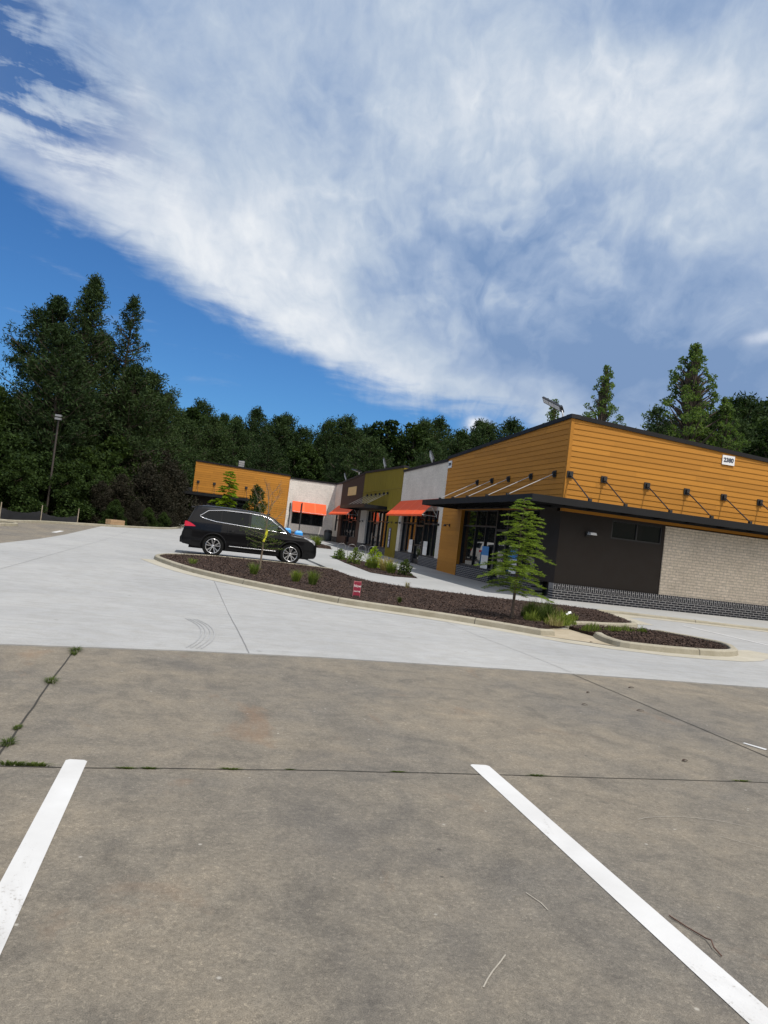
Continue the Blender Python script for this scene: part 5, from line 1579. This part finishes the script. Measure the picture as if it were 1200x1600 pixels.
# ------------------------------------------------------------------ SKY, SUN, CAMERA
SUN_EL, SUN_PHI = 66.0, 28.0
world = bpy.data.worlds.new('World'); scene.world = world; world.use_nodes = True
t = NT(world.node_tree); world.node_tree.nodes.clear()
out = t.node('ShaderNodeOutputWorld')
sky = t.node('ShaderNodeTexSky'); sky.sky_type = 'NISHITA'; sky.sun_disc = False
sky.sun_elevation = rad(SUN_EL); sky.sun_rotation = rad(180-SUN_PHI); sky.air_density = 1.0; sky.dust_density = .4; sky.ozone_density = 1.6
dirv = t.node('ShaderNodeTexCoord').outputs['Generated']
sp_ = t.node('ShaderNodeSeparateXYZ'); t.l.new(dirv, sp_.inputs[0])
X, Y, Z = sp_.outputs
AZ = t.math('MULTIPLY', t.math('ARCTAN2', X, Y), 180/PI)
EL = t.math('MULTIPLY', t.math('ARCSINE', Z), 180/PI)
cmb = t.node('ShaderNodeCombineXYZ'); t.l.new(AZ, cmb.inputs[0]); t.l.new(EL, cmb.inputs[1])
AE = cmb.outputs[0]
# warped coordinates
wn_ = t.node('ShaderNodeTexNoise', i_Scale=.09, i_Detail=4, i_Roughness=.55); t.l.new(AE, wn_.inputs['Vector'])
wv = t.node('ShaderNodeVectorMath', operation='SUBTRACT'); t.l.new(wn_.outputs['Color'], wv.inputs[0]); wv.inputs[1].default_value = (.5, .5, .5)
ws = t.node('ShaderNodeVectorMath', operation='SCALE', i_Scale=6.0); t.l.new(wv.outputs[0], ws.inputs[0])
wa = t.node('ShaderNodeVectorMath', operation='ADD'); t.l.new(AE, wa.inputs[0]); t.l.new(ws.outputs[0], wa.inputs[1])
AEW = wa.outputs[0]
# cloud edge elevation as a function of azimuth
fc = t.node('ShaderNodeFloatCurve'); cur = fc.mapping.curves[0]
EDGE = [(-180, 24), (-60, 23), (-30, 21.5), (-16, 20), (-11.8, 19.2), (-7.3, 17.5), (-2.5, 15.8), (2.6, 13.9), (7.8, 11.9), (13, 10.3), (18.1, 9.6), (23.1, 9.3), (26, 8.4), (31, 4), (45, 0), (180, 0)]
pts = [((a+180)/360, e/60) for a, e in EDGE]
while len(cur.points) < len(pts): cur.points.new(.5, .5)
for p, (a, e) in zip(cur.points, pts): p.location = (a, e); p.handle_type = 'AUTO_CLAMPED'
fc.mapping.update()
t.l.new(t.math('DIVIDE', t.math('ADD', AZ, 180), 360), fc.inputs['Value'])
EDGEL = t.math('MULTIPLY', fc.outputs[0], 60)
# streaks run roughly along the edge (down to the right)
s1 = t.noise(t.mapping(AEW, (.05, .19, 1), (0, 0, rad(24))), 1.0, 6, .52, .3)
s2 = t.noise(t.mapping(AE, (.16, .75, 1), (0, 0, rad(20)), (3, 1, 0)), 1.0, 7, .58, .4)
lump = t.noise(t.mapping(AEW, (.16, .26, 1), (0, 0, rad(-15)), (7, 3, 0)), 1.0, 6, .50, .15)
fine = t.noise(t.mapping(AEW, (.5, .7, 1), (0, 0, rad(-30))), 1.0, 8, .6, .5)
# streaks fanning out of a far point low in the middle of the sky
sw_ = t.node('ShaderNodeSeparateXYZ'); t.l.new(AEW, sw_.inputs[0])
fa = t.math('SUBTRACT', sw_.outputs[0], 17.0); fe = t.math('SUBTRACT', sw_.outputs[1], 1.0)
th = t.math('ARCTAN2', fe, fa); rr_ = t.math('SQRT', t.math('ADD', t.math('MULTIPLY', fa, fa), t.math('MULTIPLY', fe, fe)))
cr = t.node('ShaderNodeCombineXYZ'); t.l.new(t.math('MULTIPLY', th, 5.5), cr.inputs[0]); t.l.new(t.math('MULTIPLY', rr_, .13), cr.inputs[1])
rays = t.noise(cr.outputs[0], 1.0, 8, .6, .35)
cr2 = t.node('ShaderNodeCombineXYZ'); t.l.new(t.math('MULTIPLY', th, 17.0), cr2.inputs[0]); t.l.new(t.math('MULTIPLY', rr_, .24), cr2.inputs[1])
rays2 = t.noise(cr2.outputs[0], 1.0, 6, .6, .5)
sd = t.math('SUBTRACT', EL, EDGEL)
sdn = t.math('ADD', sd, t.math('MULTIPLY', t.math('ADD', t.math('MULTIPLY', t.math('SUBTRACT', s2, .5), .65), t.math('MULTIPLY', t.math('SUBTRACT', rays2, .5), .15)), 5.5))
sdn = t.math('ADD', sdn, t.math('MULTIPLY', t.math('SUBTRACT', s1, .5), 3.0))
alpha = t.node('ShaderNodeMapRange', interpolation_type='SMOOTHSTEP', i_1=-.6, i_2=2.2); t.l.new(sdn, alpha.inputs[0]); alpha = alpha.outputs[0]
def gauss(a0, e0, sa, se, rot=0.0):
    c, s = math.cos(rad(rot)), math.sin(rad(rot))
    da = t.math('SUBTRACT', AZ, a0); de = t.math('SUBTRACT', EL, e0)
    u = t.math('ADD', t.math('MULTIPLY', da, c/sa), t.math('MULTIPLY', de, s/sa))
    w_ = t.math('ADD', t.math('MULTIPLY', da, -s/se), t.math('MULTIPLY', de, c/se))
    r2 = t.math('ADD', t.math('MULTIPLY', u, u), t.math('MULTIPLY', w_, w_))
    return t.math('EXPONENT', t.math('MULTIPLY', r2, -1.0))
# blue opening high on the left
hole = t.math('MULTIPLY', gauss(-17, 27.3, 8.5, 4.2, -22), 1.7)
stk = t.node('ShaderNodeMapRange', interpolation_type='SMOOTHSTEP', i_1=.38, i_2=.60); t.l.new(t.math('ADD', t.math('MULTIPLY', s2, .65), t.math('MULTIPLY', rays2, .35)), stk.inputs[0])
hole = t.math('MULTIPLY', hole, t.math('ADD', .12, t.math('MULTIPLY', stk.outputs[0], .9)), clamp=True)
alpha = t.math('MULTIPLY', alpha, t.math('SUBTRACT', 1.0, t.math('MULTIPLY', hole, .92)))
# brightness field 0 = blue-grey, 1 = white
br = t.math('ADD', .37, t.math('MULTIPLY', t.math('SUBTRACT', s1, .5), .45))
far_ = t.node('ShaderNodeMapRange', interpolation_type='SMOOTHSTEP', i_1=8.0, i_2=22.0); t.l.new(rr_, far_.inputs[0])
br = t.math('ADD', br, t.math('MULTIPLY', t.math('MULTIPLY', t.math('SUBTRACT', rays, .5), far_.outputs[0]), .80))
br = t.math('ADD', br, t.math('MULTIPLY', t.math('MULTIPLY', t.math('SUBTRACT', rays2, .5), far_.outputs[0]), .20))
edge_b = t.math('EXPONENT', t.math('MULTIPLY', t.math('POWER', t.math('DIVIDE', t.math('SUBTRACT', sd, 2.6), 3.6), 2.0), -1.0))
br = t.math('ADD', br, t.math('MULTIPLY', edge_b, .40))
for a0, e0, sa, se, rot, k in ((27, 31.5, 9, 6, 25, .36), (36, 28, 7, 6, 0, .34), (12, 33, 9, 6, 0, .25), (-4, 24, 12, 4.5, -20, .30), (8, 20, 7, 5, -35, .18),
                               (20, 19, 9, 5, 0, -.16), (32, 14, 12, 4.5, 0, -.42), (24, 14.5, 6, 2.5, 0, -.18), (31, 36, 7, 2.2, 0, -.35), (30, 24, 8, 4, 0, -.12)):
    br = t.math('ADD', br, t.math('MULTIPLY', gauss(a0, e0, sa, se, rot), k))
lm = t.math('ADD', gauss(24, 20, 14, 8), .35)
br = t.math('ADD', br, t.math('MULTIPLY', t.math('MULTIPLY', t.math('SUBTRACT', lump, .5), lm), 1.0))
br = t.math('ADD', br, t.math('MULTIPLY', t.math('SUBTRACT', fine, .5), .16))
ccol = t.ramp(br, [(0.0, srgb(112, 142, 190)), (.3, srgb(152, 172, 210)), (.6, srgb(188, 199, 223)), (1.0, srgb(230, 234, 243))])
# small puffs and wisps low down
fan = t.noise(t.mapping(AEW, (.30, .07, 1), (0, 0, rad(-28)), (5, 9, 0)), 1.0, 6, .55, .3)
br = t.math('ADD', br, t.math('MULTIPLY', t.math('MULTIPLY', t.math('SUBTRACT', fan, .5), gauss(24, 30, 16, 11)), .50))
mam = t.noise(t.mapping(AEW, (.34, .5, 1), (0, 0, rad(-20)), (1, 4, 0)), 1.0, 3, .45, .1)
br = t.math('ADD', br, t.math('MULTIPLY', t.math('MULTIPLY', t.math('SUBTRACT', mam, .5), gauss(22, 20.5, 13, 6)), .55))
ccol = t.ramp(br, [(0.0, srgb(124, 152, 192)), (.3, srgb(155, 176, 207)), (.6, srgb(190, 204, 222)), (1.0, srgb(236, 240, 245))])
puff = t.math('MULTIPLY', gauss(20.6, 9.3, 1.0, .7), 1.3)
puff = t.math('ADD', puff, t.math('MULTIPLY', gauss(40.3, 16.6, 1.3, .4, 10), .7))
puff = t.math('MULTIPLY', puff, t.math('ADD', .2, t.math('MULTIPLY', fine, 1.5)), clamp=True)
ccol = t.mix(puff, ccol, srgb(228, 234, 245))
alpha = t.math('MAXIMUM', alpha, puff)
wisp = t.node('ShaderNodeMapRange', interpolation_type='SMOOTHSTEP', i_1=.58, i_2=.8); t.l.new(s2, wisp.inputs[0])
alpha = t.math('MAXIMUM', alpha, t.math('MULTIPLY', wisp.outputs[0], .28))
skyb = t.mix(1.0, sky.outputs[0], (.036, .072, .112, 1), 'MULTIPLY')
final = t.mix(alpha, skyb, ccol)
# brightness added to the unseen sky beside and behind the view, filling shaded walls
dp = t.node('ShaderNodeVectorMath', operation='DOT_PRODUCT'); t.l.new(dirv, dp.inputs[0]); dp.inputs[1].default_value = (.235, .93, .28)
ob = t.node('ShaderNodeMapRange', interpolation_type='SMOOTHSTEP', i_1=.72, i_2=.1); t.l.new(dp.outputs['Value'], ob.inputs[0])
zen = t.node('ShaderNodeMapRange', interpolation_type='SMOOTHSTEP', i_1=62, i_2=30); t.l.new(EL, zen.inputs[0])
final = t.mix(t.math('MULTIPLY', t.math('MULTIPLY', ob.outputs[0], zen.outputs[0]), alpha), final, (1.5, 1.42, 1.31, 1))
bg = t.node('ShaderNodeBackground', i_Strength=1.0)
# cloud colours are radiances; the Nishita sky is scaled by 0.1 before mixing
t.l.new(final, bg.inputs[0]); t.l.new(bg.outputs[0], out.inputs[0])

sun = bpy.data.lights.new('sun', 'SUN'); sun.energy = 4.3; sun.angle = rad(.5); sun.color = (1, .955, .89)
so = bpy.data.objects.new('sun', sun); COL.objects.link(so)
sv = Vector((math.sin(rad(SUN_PHI))*math.cos(rad(SUN_EL)), -math.cos(rad(SUN_PHI))*math.cos(rad(SUN_EL)), math.sin(rad(SUN_EL))))
so.rotation_euler = sv.to_track_quat('Z', 'Y').to_euler(); so.location = sv*60

cam = bpy.data.cameras.new('camera'); co = bpy.data.objects.new('camera', cam); COL.objects.link(co)
cam.sensor_fit = 'VERTICAL'; cam.sensor_height = 36; cam.lens = 36*1150/1600; cam.clip_end = 5000; cam.clip_start = .05
co.matrix_world = Matrix.Translation((0, 0, 1.49)) @ Matrix.Rotation(rad(-14.0422), 4, 'Z') @ Matrix.Rotation(rad(90+1.7916), 4, 'X') @ Matrix.Rotation(rad(6.7298), 4, 'Z')
scene.camera = co
scene.render.resolution_x, scene.render.resolution_y = 768, 1024
scene.view_settings.view_transform = 'Standard'; scene.view_settings.look = 'None'; scene.view_settings.exposure = 0; scene.view_settings.gamma = 1
scene.render.engine = 'CYCLES'
scene.cycles.max_bounces = 8; scene.cycles.use_denoising = True
